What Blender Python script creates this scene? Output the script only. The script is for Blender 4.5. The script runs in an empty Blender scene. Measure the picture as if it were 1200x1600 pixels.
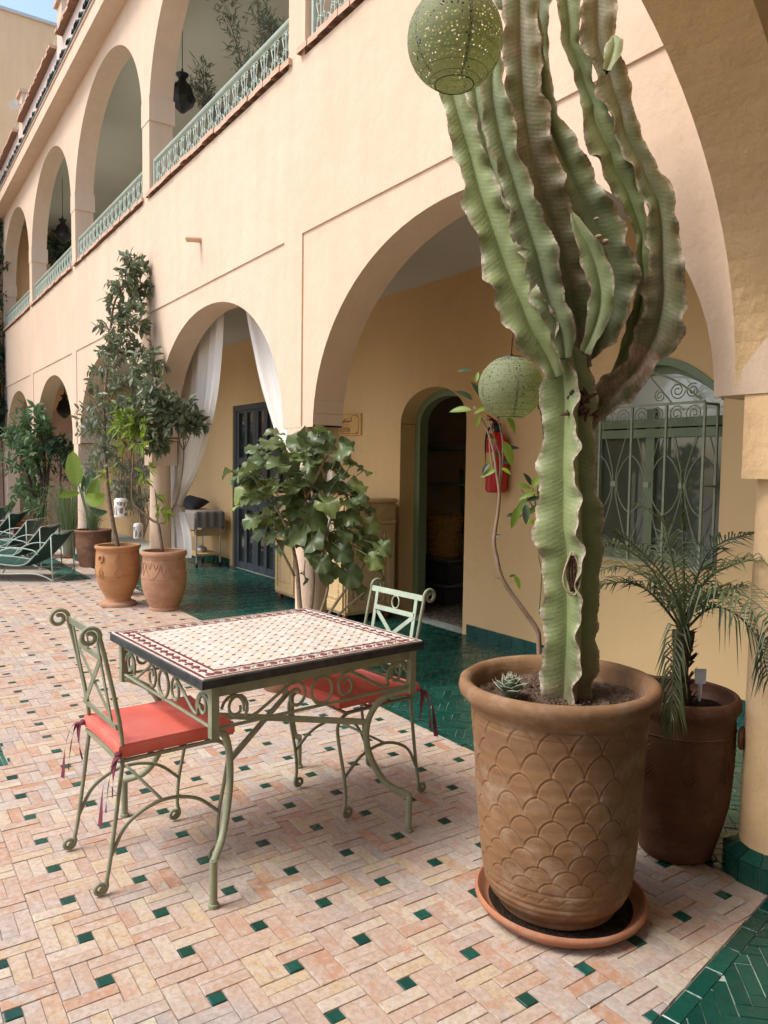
import bpy, math, random
import numpy as np
from mathutils import Vector, Matrix
random.seed(7); RNG = np.random.default_rng(7)
S = bpy.context.scene
COL = S.collection
R = math.radians; PI = math.pi
# ------------------------------------------------------------------ camera
F = 1178.257                       # focal length in pixels of the 1200 x 1600 frame
PITCH, ROLL, YAW = 5.98030177e-02, 1.44840968e-02, -9.70293153e-01
FW = Vector((math.sin(YAW)*math.cos(PITCH), math.cos(YAW)*math.cos(PITCH), -math.sin(PITCH)))
_r = Vector((math.cos(YAW), -math.sin(YAW), 0)); _u = _r.cross(FW)
RT = _r*math.cos(ROLL) + _u*math.sin(ROLL); UP = -_r*math.sin(ROLL) + _u*math.cos(ROLL)
EYE = Vector((0, 0, 1.5))
cam = bpy.data.cameras.new('camera'); co = bpy.data.objects.new('camera', cam); COL.objects.link(co)
m = Matrix((RT, UP, -FW)).transposed().to_4x4(); m.translation = EYE; co.matrix_world = m
cam.sensor_fit = 'VERTICAL'; cam.sensor_height = 36; cam.lens = 36*F/1600
cam.clip_start = .05; cam.clip_end = 500
S.camera = co
# ------------------------------------------------------------------ sky, sun, exposure
w = bpy.data.worlds.new('World'); S.world = w; w.use_nodes = True
nt = w.node_tree; bg = nt.nodes['Background']
sky = nt.nodes.new('ShaderNodeTexSky'); sky.sky_type = 'NISHITA'; sky.sun_disc = False
SUN_EL, SUN_AZ = 56.0, 198.0         # azimuth measured from +Y towards +X: where the light comes from
sky.sun_elevation = R(SUN_EL); sky.sun_rotation = R(SUN_AZ)
sky.air_density = 1.0; sky.dust_density = 2.5; sky.ozone_density = 1.0
nt.links.new(sky.outputs[0], bg.inputs[0]); bg.inputs[1].default_value = .138
sl = bpy.data.lights.new('sun', 'SUN'); so = bpy.data.objects.new('sun', sl); COL.objects.link(so)
sl.energy = .98; sl.angle = R(22); sl.color = (1, .96, .90)
sd = Vector((math.sin(R(SUN_AZ))*math.cos(R(SUN_EL)), math.cos(R(SUN_AZ))*math.cos(R(SUN_EL)), math.sin(R(SUN_EL))))
so.rotation_euler = (-sd).to_track_quat('-Z', 'Y').to_euler()
S.view_settings.view_transform = 'Standard'; S.view_settings.look = 'None'
S.view_settings.gamma = 1; S.view_settings.exposure = 1.27; S.view_settings.use_curve_mapping = False
S.cycles.max_bounces = 8; S.cycles.diffuse_bounces = 5; S.cycles.glossy_bounces = 3
S.cycles.transparent_max_bounces = 12

def at(x, y, d):
    """world point seen at pixel (x, y) of the photograph, d metres deep"""
    return EYE + (FW + RT*((x-600)/F) - UP*((y-800)/F))*d
def on_y(x, y, Y):
    v = FW + RT*((x-600)/F) - UP*((y-800)/F); return EYE + v*(Y/v.y)
def on_x(x, y, X):
    v = FW + RT*((x-600)/F) - UP*((y-800)/F); return EYE + v*(X/v.x)
def on_z(x, y, Z=0.):
    v = FW + RT*((x-600)/F) - UP*((y-800)/F); return EYE + v*((Z-1.5)/v.z)
def seen(P):
    v = Vector(P)-EYE; d = v.dot(FW)
    if d < .1: return None
    return 600+F*v.dot(RT)/d, 800-F*v.dot(UP)/d, d
# ------------------------------------------------------------------ objects
def tag(o, label=None, cat=None, group=None, kind=None):
    if label: o['label'] = label
    if cat: o['category'] = cat
    if group: o['group'] = group
    if kind: o['kind'] = kind
    return o
def link(o, parent=None):
    COL.objects.link(o)
    if parent is not None: o.parent = parent
    return o
def empty(name, label=None, cat=None, group=None, loc=(0, 0, 0), rz=0., kind=None, parent=None):
    o = link(bpy.data.objects.new(name, None), parent); o.location = loc; o.rotation_euler.z = rz
    o.empty_display_size = .1
    return tag(o, label, cat, group, kind)
class MB:
    def __init__(s): s.v = []; s.f = []; s.a = []
    def add(s, vs, fs, a=None):
        n = len(s.v); s.v += [tuple(p) for p in vs]; s.f += [tuple(i+n for i in f) for f in fs]
        s.a += list(a) if a is not None else [0.]*len(vs)
    def box(s, x0, x1, y0, y1, z0, z1, M=None):
        vs = [Vector((x, y, z)) for x in (x0, x1) for y in (y0, y1) for z in (z0, z1)]
        if M is not None: vs = [M @ p for p in vs]
        s.add(vs, [(0, 1, 3, 2), (4, 6, 7, 5), (0, 4, 5, 1), (2, 3, 7, 6), (0, 2, 6, 4), (1, 5, 7, 3)])
    def prism(s, poly, z0, z1, inset=.003, ch=.003):
        """convex outline standing from z0 to z1 with a chamfered top"""
        n = len(poly); c = sum((Vector(p) for p in poly), Vector((0, 0)))/n
        rows = [[(p[0], p[1], z0) for p in poly], [(p[0], p[1], z1-ch) for p in poly]]
        top = []
        for p in poly:
            d = Vector(p)-c; L = d.length; d = d*max(0, (L-inset*1.4)/L) if L > 1e-6 else d
            top.append((c.x+d.x, c.y+d.y, z1))
        rows.append(top)
        vs = [p for r in rows for p in r]; fs = []
        for k in range(2):
            for i in range(n):
                j = (i+1) % n; fs.append((k*n+i, k*n+j, (k+1)*n+j, (k+1)*n+i))
        fs.append(tuple(2*n+i for i in range(n)))
        s.add(vs, fs)
    def tube(s, pts, r, n=6, cap=True, closed=False):
        pts = [Vector(p) for p in pts]; m_ = len(pts)
        rs = [r]*m_ if not hasattr(r, '__len__') else list(r)
        prev = None; vs = []
        for i, p in enumerate(pts):
            if closed: t = pts[(i+1) % m_]-pts[i-1]
            else: t = pts[min(i+1, m_-1)]-pts[max(i-1, 0)]
            if t.length < 1e-9: t = Vector((0, 0, 1))
            t.normalize()
            if prev is None:
                a = Vector((0, 0, 1)) if abs(t.z) < .9 else Vector((1, 0, 0)); u = t.cross(a).normalized()
            else: u = (prev - t*prev.dot(t)).normalized()
            prev = u; v_ = t.cross(u)
            for k in range(n):
                q = 2*PI*k/n; vs.append(p+(u*math.cos(q)+v_*math.sin(q))*rs[i])
        fs = []
        for i in range(m_ if closed else m_-1):
            j = (i+1) % m_
            for k in range(n):
                l = (k+1) % n; fs.append((i*n+k, i*n+l, j*n+l, j*n+k))
        if cap and not closed: fs += [tuple(range(n))[::-1], tuple((m_-1)*n+k for k in range(n))]
        s.add(vs, fs)
    def lathe(s, prof, c=(0, 0, 0), n=32, cap=False, fn=None):
        vs = []
        for (r_, z) in prof:
            for k in range(n):
                q = 2*PI*k/n; rr = r_+(fn(q, z) if fn else 0)
                vs.append((c[0]+rr*math.cos(q), c[1]+rr*math.sin(q), c[2]+z))
        fs = []
        for i in range(len(prof)-1):
            for k in range(n):
                l = (k+1) % n; fs.append((i*n+k, i*n+l, (i+1)*n+l, (i+1)*n+k))
        if cap: fs.append(tuple((len(prof)-1)*n+k for k in range(n)))
        s.add(vs, fs)
    def bar(s, a, b, w_, h_, upv=(0, 0, 1)):
        """flat bar from a to b, w_ wide, h_ thick (thickness along upv)"""
        a = Vector(a); b = Vector(b); t = (b-a).normalized(); u = Vector(upv); sd_ = t.cross(u).normalized(); u = sd_.cross(t)
        vs = [p+sd_*x*w_/2+u*z*h_/2 for p in (a, b) for x, z in ((-1, -1), (1, -1), (1, 1), (-1, 1))]
        s.add(vs, [(0, 1, 2, 3), (4, 7, 6, 5), (0, 4, 5, 1), (1, 5, 6, 2), (2, 6, 7, 3), (3, 7, 4, 0)])
    def ball(s, c, r, n=10, m_=7, sc=(1, 1, 1)):
        vs = [(c[0]+sc[0]*r*math.sin(PI*i/m_)*math.cos(2*PI*k/n), c[1]+sc[1]*r*math.sin(PI*i/m_)*math.sin(2*PI*k/n), c[2]-sc[2]*r*math.cos(PI*i/m_)) for i in range(m_+1) for k in range(n)]
        s.add(vs, [(i*n+k, i*n+(k+1) % n, (i+1)*n+(k+1) % n, (i+1)*n+k) for i in range(m_) for k in range(n)])
    def grid(s, rows, a=None, close=False):
        n = len(rows[0]); vs = [p for r_ in rows for p in r_]
        fs = []
        for i in range(len(rows)-1):
            for k in range(n if close else n-1):
                l = (k+1) % n; fs.append((i*n+k, i*n+l, (i+1)*n+l, (i+1)*n+k))
        s.add(vs, fs, a)
    def mesh(s, name, mat_=None, smooth=False, attr=None):
        me = bpy.data.meshes.new(name); me.from_pydata(s.v, [], s.f)
        if mat_: me.materials.append(mat_)
        if attr:
            at_ = me.attributes.new(attr, 'FLOAT', 'POINT'); at_.data.foreach_set('value', s.a)
        me.update()
        if smooth:
            me.shade_smooth() if smooth is True else me.shade_smooth()
            if smooth is not True:
                try: me.set_sharp_from_angle(angle=R(smooth))
                except Exception: pass
        return me
    def obj(s, name, mat_=None, parent=None, smooth=False, attr=None, **kw):
        o = link(bpy.data.objects.new(name, s.mesh(name, mat_, smooth, attr)), parent)
        return tag(o, **kw) if kw else o
def inst(name, me, parent, loc=(0, 0, 0), rot=(0, 0, 0), sc=(1, 1, 1)):
    o = link(bpy.data.objects.new(name, me), parent); o.location = loc; o.rotation_euler = rot; o.scale = sc
    return o
def copy_tree(o, parent=None):
    c = o.copy(); COL.objects.link(c); c.parent = parent
    for ch in list(o.children): copy_tree(ch, c)
    return c
def spiral(c, r0, r1, a0, turns, u, v, n=None):
    """points of a flat spiral about c in the plane u, v from radius r0 to r1"""
    c = Vector(c); u = Vector(u); v = Vector(v); n = n or max(6, int(abs(turns)*14))
    return [c+(u*math.cos(a0+2*PI*turns*t)+v*math.sin(a0+2*PI*turns*t))*(r0+(r1-r0)*t) for t in [i/n for i in range(n+1)]]
def smooth_path(pts, k=6):
    """Catmull-Rom through the points"""
    P = [Vector(p) for p in pts]; P = [P[0]*2-P[1]]+P+[P[-1]*2-P[-2]]; out = []
    for i in range(1, len(P)-2):
        for j in range(k):
            t = j/k; a, b, c, d = P[i-1], P[i], P[i+1], P[i+2]
            out.append(.5*((2*b)+(c-a)*t+(2*a-5*b+4*c-d)*t*t+(3*b-a-3*c+d)*t**3))
    out.append(P[-2]); return out
def clip(poly, n, d):
    """keep the side of a convex outline where n.p <= d"""
    out = []
    for i in range(len(poly)):
        p, q = poly[i], poly[(i+1) % len(poly)]; a = n[0]*p[0]+n[1]*p[1]-d; b = n[0]*q[0]+n[1]*q[1]-d
        if a <= 0: out.append(p)
        if (a < 0 < b) or (b < 0 < a):
            t = a/(a-b); out.append((p[0]+(q[0]-p[0])*t, p[1]+(q[1]-p[1])*t))
    return out
def area(p): return abs(sum(p[i-1][0]*p[i][1]-p[i][0]*p[i-1][1] for i in range(len(p))))/2
# ------------------------------------------------------------------ materials
class NT:
    def __init__(s, name):
        s.m = bpy.data.materials.new(name); s.m.use_nodes = True; s.t = s.m.node_tree; s.b = s.t.nodes['Principled BSDF']
    def n(s, ty, **k):
        nd = s.t.nodes.new('ShaderNode'+ty)
        for a, b in k.items():
            if a.startswith('i_'): nd.inputs[a[2:].replace('_', ' ')].default_value = b
            else: setattr(nd, a, b)
        return nd
    def l(s, a, b): s.t.links.new(a, b)
    def pos(s, sc=(1, 1, 1), obj=False):
        if obj: src = s.n('TexCoord').outputs['Object']
        else: src = s.n('NewGeometry').outputs['Position']
        mp = s.n('Mapping'); mp.inputs['Scale'].default_value = sc; s.l(src, mp.inputs[0]); return mp.outputs[0]
    def noise(s, v, scale, detail=4, rough=.55, dist=0):
        n = s.n('TexNoise'); n.inputs['Scale'].default_value = scale; n.inputs['Detail'].default_value = detail
        n.inputs['Roughness'].default_value = rough; n.inputs['Distortion'].default_value = dist
        s.l(v, n.inputs['Vector']); return n.outputs['Fac']
    def ramp(s, f, stops):
        r = s.n('ValToRGB'); el = r.color_ramp.elements
        while len(el) > 1: el.remove(el[-1])
        el[0].position = stops[0][0]; el[0].color = (*stops[0][1], 1) if hasattr(stops[0][1], '__len__') else (stops[0][1],)*3+(1,)
        for p, c in stops[1:]:
            e = el.new(p); e.color = (*c, 1) if hasattr(c, '__len__') else (c, c, c, 1)
        s.l(f, r.inputs[0]); return r.outputs[0]
    def mix(s, f, a, b, mode='MIX'):
        x = s.n('Mix', data_type='RGBA', blend_type=mode)
        for sock, val in ((x.inputs[0], f), (x.inputs[6], a), (x.inputs[7], b)):
            if isinstance(val, (int, float)): sock.default_value = val
            elif isinstance(val, (tuple, list)): sock.default_value = (*val, 1)
            else: s.l(val, sock)
        return x.outputs[2]
    def math(s, op, a, b=0., clampit=False):
        x = s.n('Math', operation=op, use_clamp=clampit)
        for sock, val in ((x.inputs[0], a), (x.inputs[1], b)):
            if isinstance(val, (int, float)): sock.default_value = val
            else: s.l(val, sock)
        return x.outputs[0]
    def bump(s, h, strength=.3, dist=.01, prev=None):
        b = s.n('Bump'); b.inputs['Strength'].default_value = strength; b.inputs['Distance'].default_value = dist
        s.l(h, b.inputs['Height'])
        if prev is not None: s.l(prev, b.inputs['Normal'])
        s.l(b.outputs[0], s.b.inputs['Normal']); return b.outputs[0]
    def done(s, col=None, rough=None, spec=None, metal=None):
        if col is not None:
            if isinstance(col, (tuple, list)): s.b.inputs['Base Color'].default_value = (*col, 1)
            else: s.l(col, s.b.inputs['Base Color'])
        if rough is not None:
            if isinstance(rough, (int, float)): s.b.inputs['Roughness'].default_value = rough
            else: s.l(rough, s.b.inputs['Roughness'])
        if spec is not None: s.b.inputs['Specular IOR Level'].default_value = spec
        if metal is not None: s.b.inputs['Metallic'].default_value = metal
        return s.m
def scl(c, k): return tuple(x*k for x in c)
def plain(name, c, rough=.6, var=.15, scale=8, bump=.15, bscale=60, bd=.004, spec=.4, metal=0, obj=False, c2=None):
    s = NT(name); v = s.pos(obj=obj); f = s.noise(v, scale)
    col = s.ramp(f, [(.25, scl(c, 1-var)), (.75, c2 if c2 else scl(c, 1+var))])
    if bump: s.bump(s.noise(v, bscale), bump, bd)
    return s.done(col, rough, spec, metal)
def plaster(name, c, c2, bstr=.35, streak=.20):
    s = NT(name); v = s.pos(); a = s.noise(v, .9, 6, .6); b = s.noise(s.pos((6, 6, .7)), 1.3, 5, .6); cc = s.noise(v, 14, 5, .6)
    col = s.mix(s.ramp(a, [(.3, 0), (.7, 1)]), c, c2)
    col = s.mix(s.ramp(b, [(.35, 0.), (.75, streak)]), col, scl(c, .62))
    col = s.mix(s.ramp(cc, [(.55, 0.), (.8, .18)]), col, scl(c2, 1.12))
    sp = s.ramp(s.noise(v, 2.3, 8, .72, .8), [(.60, 0.), (.66, .22)]); col = s.mix(sp, col, scl(c, .78))
    hl = s.ramp(s.noise(s.pos((1, 1, 1.6)), 3.1, 7, .65, 1.5), [(.492, 0.), (.5, .30), (.508, 0.)]); hl = s.math('MULTIPLY', hl, s.ramp(s.noise(v, .8, 3), [(.52, 0.), (.6, 1.)])); col = s.mix(hl, col, scl(c, .5))
    n1 = s.bump(s.noise(v, 5, 4, .5), bstr*.8, .03)
    n2 = s.bump(s.noise(s.pos((1, 1, .45)), 38, 5, .6), bstr, .006, n1)
    s.bump(s.noise(v, 240, 2, .6), bstr*.55, .0022, n2)
    return s.done(col, .88, .18)
M = {}
M['facade'] = plaster('peach_plaster', (.69, .515, .365), (.73, .57, .425), .4)
M['gallery'] = plaster('ochre_plaster', (.66, .445, .215), (.70, .48, .245), .22, .1)
M['near'] = plaster('amber_plaster', (.80, .545, .285), (.82, .57, .32), .85, .08)
M['ceil'] = plain('white_plaster', (.62, .59, .54), .9, .04, 2, .2, 30)
M['upper'] = plain('pale_green_plaster', (.60, .62, .53), .9, .05, 1.2, .15, 20)
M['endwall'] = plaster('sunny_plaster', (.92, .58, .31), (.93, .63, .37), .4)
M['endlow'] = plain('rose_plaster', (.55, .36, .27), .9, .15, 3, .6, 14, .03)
M['green_paint'] = plain('sage_paint', (.17, .21, .115), .45, .12, 20, .1, 90, .002)
def chipped(name, c):
    s = NT(name); v = s.pos(); col = s.ramp(s.noise(v, 18, 4), [(.3, scl(c, .85)), (.7, scl(c, 1.12))])
    ch = s.ramp(s.noise(v, 85, 4, .7), [(.665, 0.), (.69, 1.)]); col = s.mix(s.math('MULTIPLY', ch, s.ramp(s.noise(v, 6, 3), [(.42, .1), (.6, 1.)])), col, (.05, .03, .02))
    s.bump(s.noise(v, 120, 3), .3, .001); return s.done(col, s.ramp(s.noise(v, 12, 3), [(.3, .38), (.7, .6)]), .45)
M['iron'] = chipped('sage_iron', (.245, .27, .175))
M['iron_pale'] = chipped('pale_sage_iron', (.40, .48, .36))
M['rail'] = plain('turquoise_iron', (.42, .50, .42), .45, .12, 9, .2, 120, .002)
M['blackiron'] = plain('black_iron', (.02, .02, .022), .4, .3, 30, .2, 100, .002)
M['door'] = plain('slate_paint', (.055, .068, .08), .35, .12, 10, .08, 60, .002)
def wood(name, c, c2, sc=(1, 1, 1), rough=.5):
    s = NT(name); v = s.pos(sc); wv = s.n('TexWave', wave_type='BANDS', bands_direction='X'); wv.inputs['Scale'].default_value = 5
    wv.inputs['Distortion'].default_value = 6; wv.inputs['Detail'].default_value = 3; s.l(v, wv.inputs['Vector'])
    f = s.noise(v, 6, 5); col = s.mix(wv.outputs['Fac'], c, c2); col = s.mix(s.ramp(f, [(.6, 0.), (.72, .35)]), col, scl(c, .5))
    s.bump(wv.outputs['Fac'], .12, .002); return s.done(col, rough, .4)
M['cedar'] = wood('pale_cedar', (.60, .41, .19), (.66, .48, .25), (4, 4, .6))
M['cedar_side'] = wood('knotty_cedar', (.50, .33, .16), (.58, .40, .21), (1.2, 6, 5))
M['ply'] = wood('trolley_wood', (.50, .33, .15), (.56, .38, .19), (1, 4, 4))
def glass(name, tint=(.02, .025, .025), rough=.03):
    s = NT(name); return s.done(tint, rough, .9)
M['glass'] = glass('dark_window_glass'); M['sheer'] = glass('glass_over_sheer_curtain', (.075, .082, .058), .05); M['fan'] = glass('sky_bright_fanlight_glass', (.56, .57, .50), .08)  # fanlight base colour painted pale to carry the bright sky in it
# bejmat bricks: each piece takes its own tint, lime bloom and orange wear on top
def bricks():
    s = NT('bejmat_brick'); oi = s.n('ObjectInfo').outputs['Random']; ge = s.n('NewGeometry').outputs['Random Per Island']
    r = s.math('FRACT', s.math('ADD', oi, ge)); v = s.pos()
    pal = s.ramp(r, [(0, (.41, .355, .315)), (.2, (.47, .40, .33)), (.36, (.36, .31, .285)), (.50, (.50, .43, .345)), (.62, (.44, .35, .28)), (.76, (.56, .50, .395)), (.88, (.50, .39, .24)), (.95, (.44, .24, .14))])
    zone = s.ramp(s.noise(v, 1.5, 4, .55), [(.455, 0.), (.55, 1.)])
    warm = s.ramp(r, [(0, (.49, .33, .23)), (.3, (.50, .35, .25)), (.45, (.46, .24, .14)), (.65, (.57, .47, .36)), (.82, (.52, .38, .21)), (.93, (.54, .42, .33)), (1, (.46, .22, .12))])
    col = s.mix(s.math('MULTIPLY', zone, .75), pal, warm)
    r2 = s.math('FRACT', s.math('MULTIPLY', r, 17.3)); off = s.n('CombineXYZ'); s.l(s.math('MULTIPLY', r, 60.), off.inputs[0]); s.l(s.math('MULTIPLY', r2, 40.), off.inputs[1])
    va = s.n('VectorMath', operation='ADD'); s.l(v, va.inputs[0]); s.l(off.outputs[0], va.inputs[1]); vv = va.outputs[0]
    st = s.ramp(s.noise(vv, 13, 5, .62, .6), [(.50, 0.), (.585, 1.)])
    col = s.mix(s.math('MULTIPLY', st, s.ramp(r2, [(.45, .12), (.9, .9)])), col, (.48, .28, .17))
    bl = s.ramp(s.noise(vv, 24, 6, .7, .4), [(.46, 0.), (.62, 1.)])
    col = s.mix(s.math('MULTIPLY', bl, .5), col, (.56, .50, .455))
    gr = s.ramp(s.noise(vv, 60, 5, .7), [(.38, 1.), (.55, 0.)]); col = s.mix(s.math('MULTIPLY', gr, .42), col, (.27, .19, .155))
    n1 = s.bump(s.noise(vv, 22, 4, .55), .35, .006); s.bump(s.noise(vv, 130, 4, .65), .45, .0025, n1)
    rg = s.ramp(s.noise(vv, 18, 3), [(.3, .50), (.7, .78)])
    return s.done(col, rg, .28)
M['brick'] = bricks()
M['mortar'] = plain('lime_mortar', (.44, .37, .315), .95, .2, 12, .6, 150, .004)
M['grout'] = plain('pale_grout', (.42, .46, .40), .9, .25, 20, .5, 150, .003)
def glazed(name, cs, rough=.16):
    s = NT(name); oi = s.n('ObjectInfo').outputs['Random']; ge = s.n('NewGeometry').outputs['Random Per Island']
    r = s.math('FRACT', s.math('ADD', oi, ge)); v = s.pos()
    col = s.ramp(r, [(i/(len(cs)-1), c) for i, c in enumerate(cs)])
    col = s.mix(s.ramp(s.noise(v, 30, 4, .6), [(.4, 0.), (.8, .5)]), col, scl(cs[0], .45))
    chip = s.ramp(s.noise(v, 90, 4, .7), [(.70, 0.), (.74, .7)]); col = s.mix(chip, col, (.35, .30, .22))
    n1 = s.bump(s.noise(v, 16, 3, .5), .35, .01); s.bump(s.noise(v, 85, 3, .5), .2, .002, n1)
    return s.done(col, s.ramp(s.noise(v, 9, 3), [(.3, rough), (.7, rough+.2)]), .5)
M['tile'] = glazed('green_glaze', [(.006, .060, .042), (.010, .082, .058), (.005, .048, .036), (.014, .100, .070)])
M['teal'] = glazed('teal_glaze', [(.02, .12, .09), (.03, .16, .12), (.015, .09, .07)], .2)
def terracotta(name, c, c2, dark=(.16, .07, .03), bloom=.35, rough=.8, obj=True):
    s = NT(name); v = s.pos(obj=obj); a = s.noise(v, 3.5, 5, .6); b = s.noise(s.pos((1, 1, 5), obj), 4, 5, .65)
    col = s.mix(s.ramp(a, [(.35, 0.), (.65, 1.)]), c, c2)
    col = s.mix(s.ramp(b, [(.45, 0.), (.8, .5)]), col, dark)
    col = s.mix(s.ramp(s.noise(v, 9, 6, .7), [(.5, 0.), (.75, bloom)]), col, (.58, .47, .36))
    n1 = s.bump(s.noise(s.pos((1, 1, 7), obj), 9, 3), .25, .006); s.bump(s.noise(v, 150, 4, .6), .4, .0015, n1)
    return s.done(col, rough, .22)
M['pot_big'] = terracotta('weathered_terracotta', (.28, .158, .076), (.215, .115, .057), (.12, .065, .037), .34)
M['pot_dark'] = terracotta('dark_terracotta', (.17, .075, .04), (.13, .06, .035), (.07, .035, .02), .15)
M['pot_warm'] = terracotta('warm_terracotta', (.47, .24, .105), (.43, .215, .105), (.30, .13, .06), .25)
M['pot_rose'] = terracotta('rosy_terracotta', (.43, .245, .15), (.40, .21, .12), (.28, .13, .075), .4)
M['pot_brown'] = terracotta('brown_terracotta', (.26, .13, .075), (.21, .10, .055), (.10, .05, .03), .25)
M['saucer'] = terracotta('orange_terracotta', (.44, .19, .10), (.38, .16, .085), (.15, .07, .04), .3)
M['sillbrick'] = terracotta('sill_brick', (.66, .44, .31), (.60, .38, .26), (.46, .28, .19), .7, obj=False)
M['rooftile'] = glazed('dark_green_roof_glaze', [(.02, .05, .035), (.05, .07, .05), (.012, .03, .022)], .35)
M['soil'] = plain('dry_soil', (.13, .085, .055), 1, .45, 40, 1., 90, .02, .1, c2=(.24, .17, .12))
M['soil_dark'] = plain('damp_soil', (.035, .025, .018), 1, .45, 40, 1., 90, .02, .1)
def leafmat(name, c, c2, rough=.42, trans=.25, glow=None):
    s = NT(name); oi = s.n('ObjectInfo').outputs['Random']; ge = s.n('NewGeometry').outputs['Random Per Island']
    r = s.math('FRACT', s.math('ADD', oi, ge)); v = s.pos()
    col = s.ramp(r, [(0, c), (.5, tuple((x+y)/2 for x, y in zip(c, c2))), (.85, c2), (1, glow or c2)])
    col = s.mix(s.ramp(s.noise(v, 30, 3), [(.4, 0.), (.8, .35)]), col, scl(c, .6))
    s.done(col, rough, .4)
    tr = s.n('BsdfTranslucent'); s.l(s.mix(.4, col, scl(c2, 1.6)), tr.inputs[0])
    mx = s.n('MixShader'); mx.inputs[0].default_value = trans; out = s.t.nodes['Material Output']
    s.l(s.b.outputs[0], mx.inputs[1]); s.l(tr.outputs[0], mx.inputs[2]); s.l(mx.outputs[0], out.inputs[0])
    return s.m
M['leaf_tree'] = leafmat('grey_green_leaf', (.115, .15, .085), (.185, .22, .13), .38, .25, (.20, .25, .07))
M['leaf_bright'] = leafmat('fresh_green_leaf', (.14, .22, .03), (.30, .42, .05), .4, .4)
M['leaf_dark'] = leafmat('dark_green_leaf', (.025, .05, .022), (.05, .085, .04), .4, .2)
M['leaf_bush'] = leafmat('bush_green_leaf', (.075, .15, .065), (.14, .23, .10), .4, .25)
M['leaf_big'] = leafmat('broad_green_leaf', (.080, .120, .050), (.150, .20, .07), .33, .25, (.27, .33, .09))
M['leaf_olive'] = leafmat('olive_leaf', (.13, .16, .11), (.23, .26, .19), .5, .2)
M['leaf_palm'] = leafmat('palm_green_leaf', (.11, .155, .07), (.19, .235, .11), .38, .15)
M['leaf_grass'] = leafmat('blade_green', (.13, .19, .08), (.21, .27, .12), .45, .3)
M['bark'] = plain('grey_brown_bark', (.20, .14, .09), .9, .35, 25, .8, 60, .008, .2)
M['bark_dark'] = plain('dark_bark', (.07, .05, .035), .9, .35, 25, .8, 60, .008, .2)
M['stemgreen'] = plain('green_stem', (.12, .16, .07), .6, .25, 25, .3, 60, .004)
M['white'] = plain('white_enamel', (.75, .73, .68), .5, .05, 20, .1, 60, .002)
M['red'] = plain('red_enamel', (.50, .012, .016), .25, .1, 10, .03, 40, .001, .5)
M['steel'] = plain('dull_steel', (.55, .56, .55), .35, .1, 20, .05, 60, .001, .5, .8)
M['black'] = plain('black_rubber', (.012, .012, .012), .6, .2, 20, .1, 60, .001)
# ================================================================== SETTING
PW, PL, PS = .0486, .146, .049               # bejmat width, length, inset square
PP = .1620569*1.5                            # paving period
YF, YT, YB = 2.62, .26, 4.42                 # facade front, wall thickness, back wall of the gallery
XL = -19.5
A0 = Vector((-1.57, 2.62)); UD = Vector((math.cos(R(-79.6)), math.sin(R(-79.6)))); ND = Vector((-UD.y, UD.x))   # near arcade: start, direction, to the gallery side
EDGE0 = Vector((-1.318, 2.40))               # courtyard edge of the near gallery's tile border
eN = (ND.x, ND.y); eD = ND.dot(EDGE0)        # courtyard side: n.p <= eD
# ---- ground sheets
g = MB(); g.box(-40, 25, -40, 25, -.34, -.30)
g.obj('ground', plain('packed_earth', (.30, .23, .17), .95, .2, 2, .3, 20, .01), kind='structure')
fl_ = MB(); fl_.box(-10.07, 3, -9, YF, -.3, -.006); floor = fl_.obj('courtyard_floor', M['mortar'], kind='structure')
gf = MB(); gf.box(-19.5, 3, YF+.001, 7.6, -.3, -.006)
nn = Vector((eN[0], eN[1], 0)); e0 = Vector((EDGE0.x, EDGE0.y, 0)); ue = Vector((UD.x, UD.y, 0))
q0 = e0-ue*.15; q1 = e0+ue*12
gf.add([q0+Vector((0, 0, -.0055)), q1+Vector((0, 0, -.0055)), q1+nn*4+Vector((0, 0, -.0055)), q0+nn*4+Vector((0, 0, -.0055))], [(0, 1, 2, 3)])
gfloor = gf.obj('gallery_floor', M['grout'], kind='structure')
def sizeseen(c):
    p = seen((c[0], c[1], 0))
    if p is None or not (-30 < p[0] < 1230 and 700 < p[1] < 1640): return 1e9
    return p[2]
def lay(pieces, parent, mat_, name, stuff, zt=0., nbest=300, z0=-.02, jit=.0016, ch=.0028):
    pieces = [p for p in pieces if len(p) >= 3 and area(p) > .00025]
    order = sorted(range(len(pieces)), key=lambda i: sizeseen(pieces[i][0]))
    rest = MB()
    for rank, i in enumerate(order):
        p = pieces[i]; zz = zt+random.uniform(-jit, jit)
        p = [(a+random.uniform(-.0010, .0010), b+random.uniform(-.0010, .0010)) for a, b in p]
        if rank < nbest and sizeseen(pieces[i][0]) < 1e8:
            c = (sum(a for a, b in p)/len(p), sum(b for a, b in p)/len(p))
            k = MB(); k.prism([(a-c[0], b-c[1]) for a, b in p], z0, zz, ch, ch)
            o = k.obj(name, mat_, parent); o.location = (c[0], c[1], 0)
            o.rotation_euler = (random.gauss(0, .0035), random.gauss(0, .0035), 0)
        else:
            rest.prism(p, z0, zz, ch, ch)
            n = 3*len(p)
            tx, ty = random.gauss(0, .0035), random.gauss(0, .0035); cx, cy = p[0]
            for q in range(len(rest.v)-n, len(rest.v)):
                v = rest.v[q]; rest.v[q] = (v[0], v[1], v[2]+(v[0]-cx)*tx+(v[1]-cy)*ty)
    if rest.v: rest.obj(stuff, mat_, parent, kind='stuff')
def rect(x0, x1, y0, y1, g_=.0011): return [(x0+g_, y0+g_), (x1-g_, y0+g_), (x1-g_, y1-g_), (x0+g_, y1-g_)]
br, sq = [], []
W2, LL, sqs = 2*(PP-PS)/4, (PP-PS)/2+PS, PS
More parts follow.
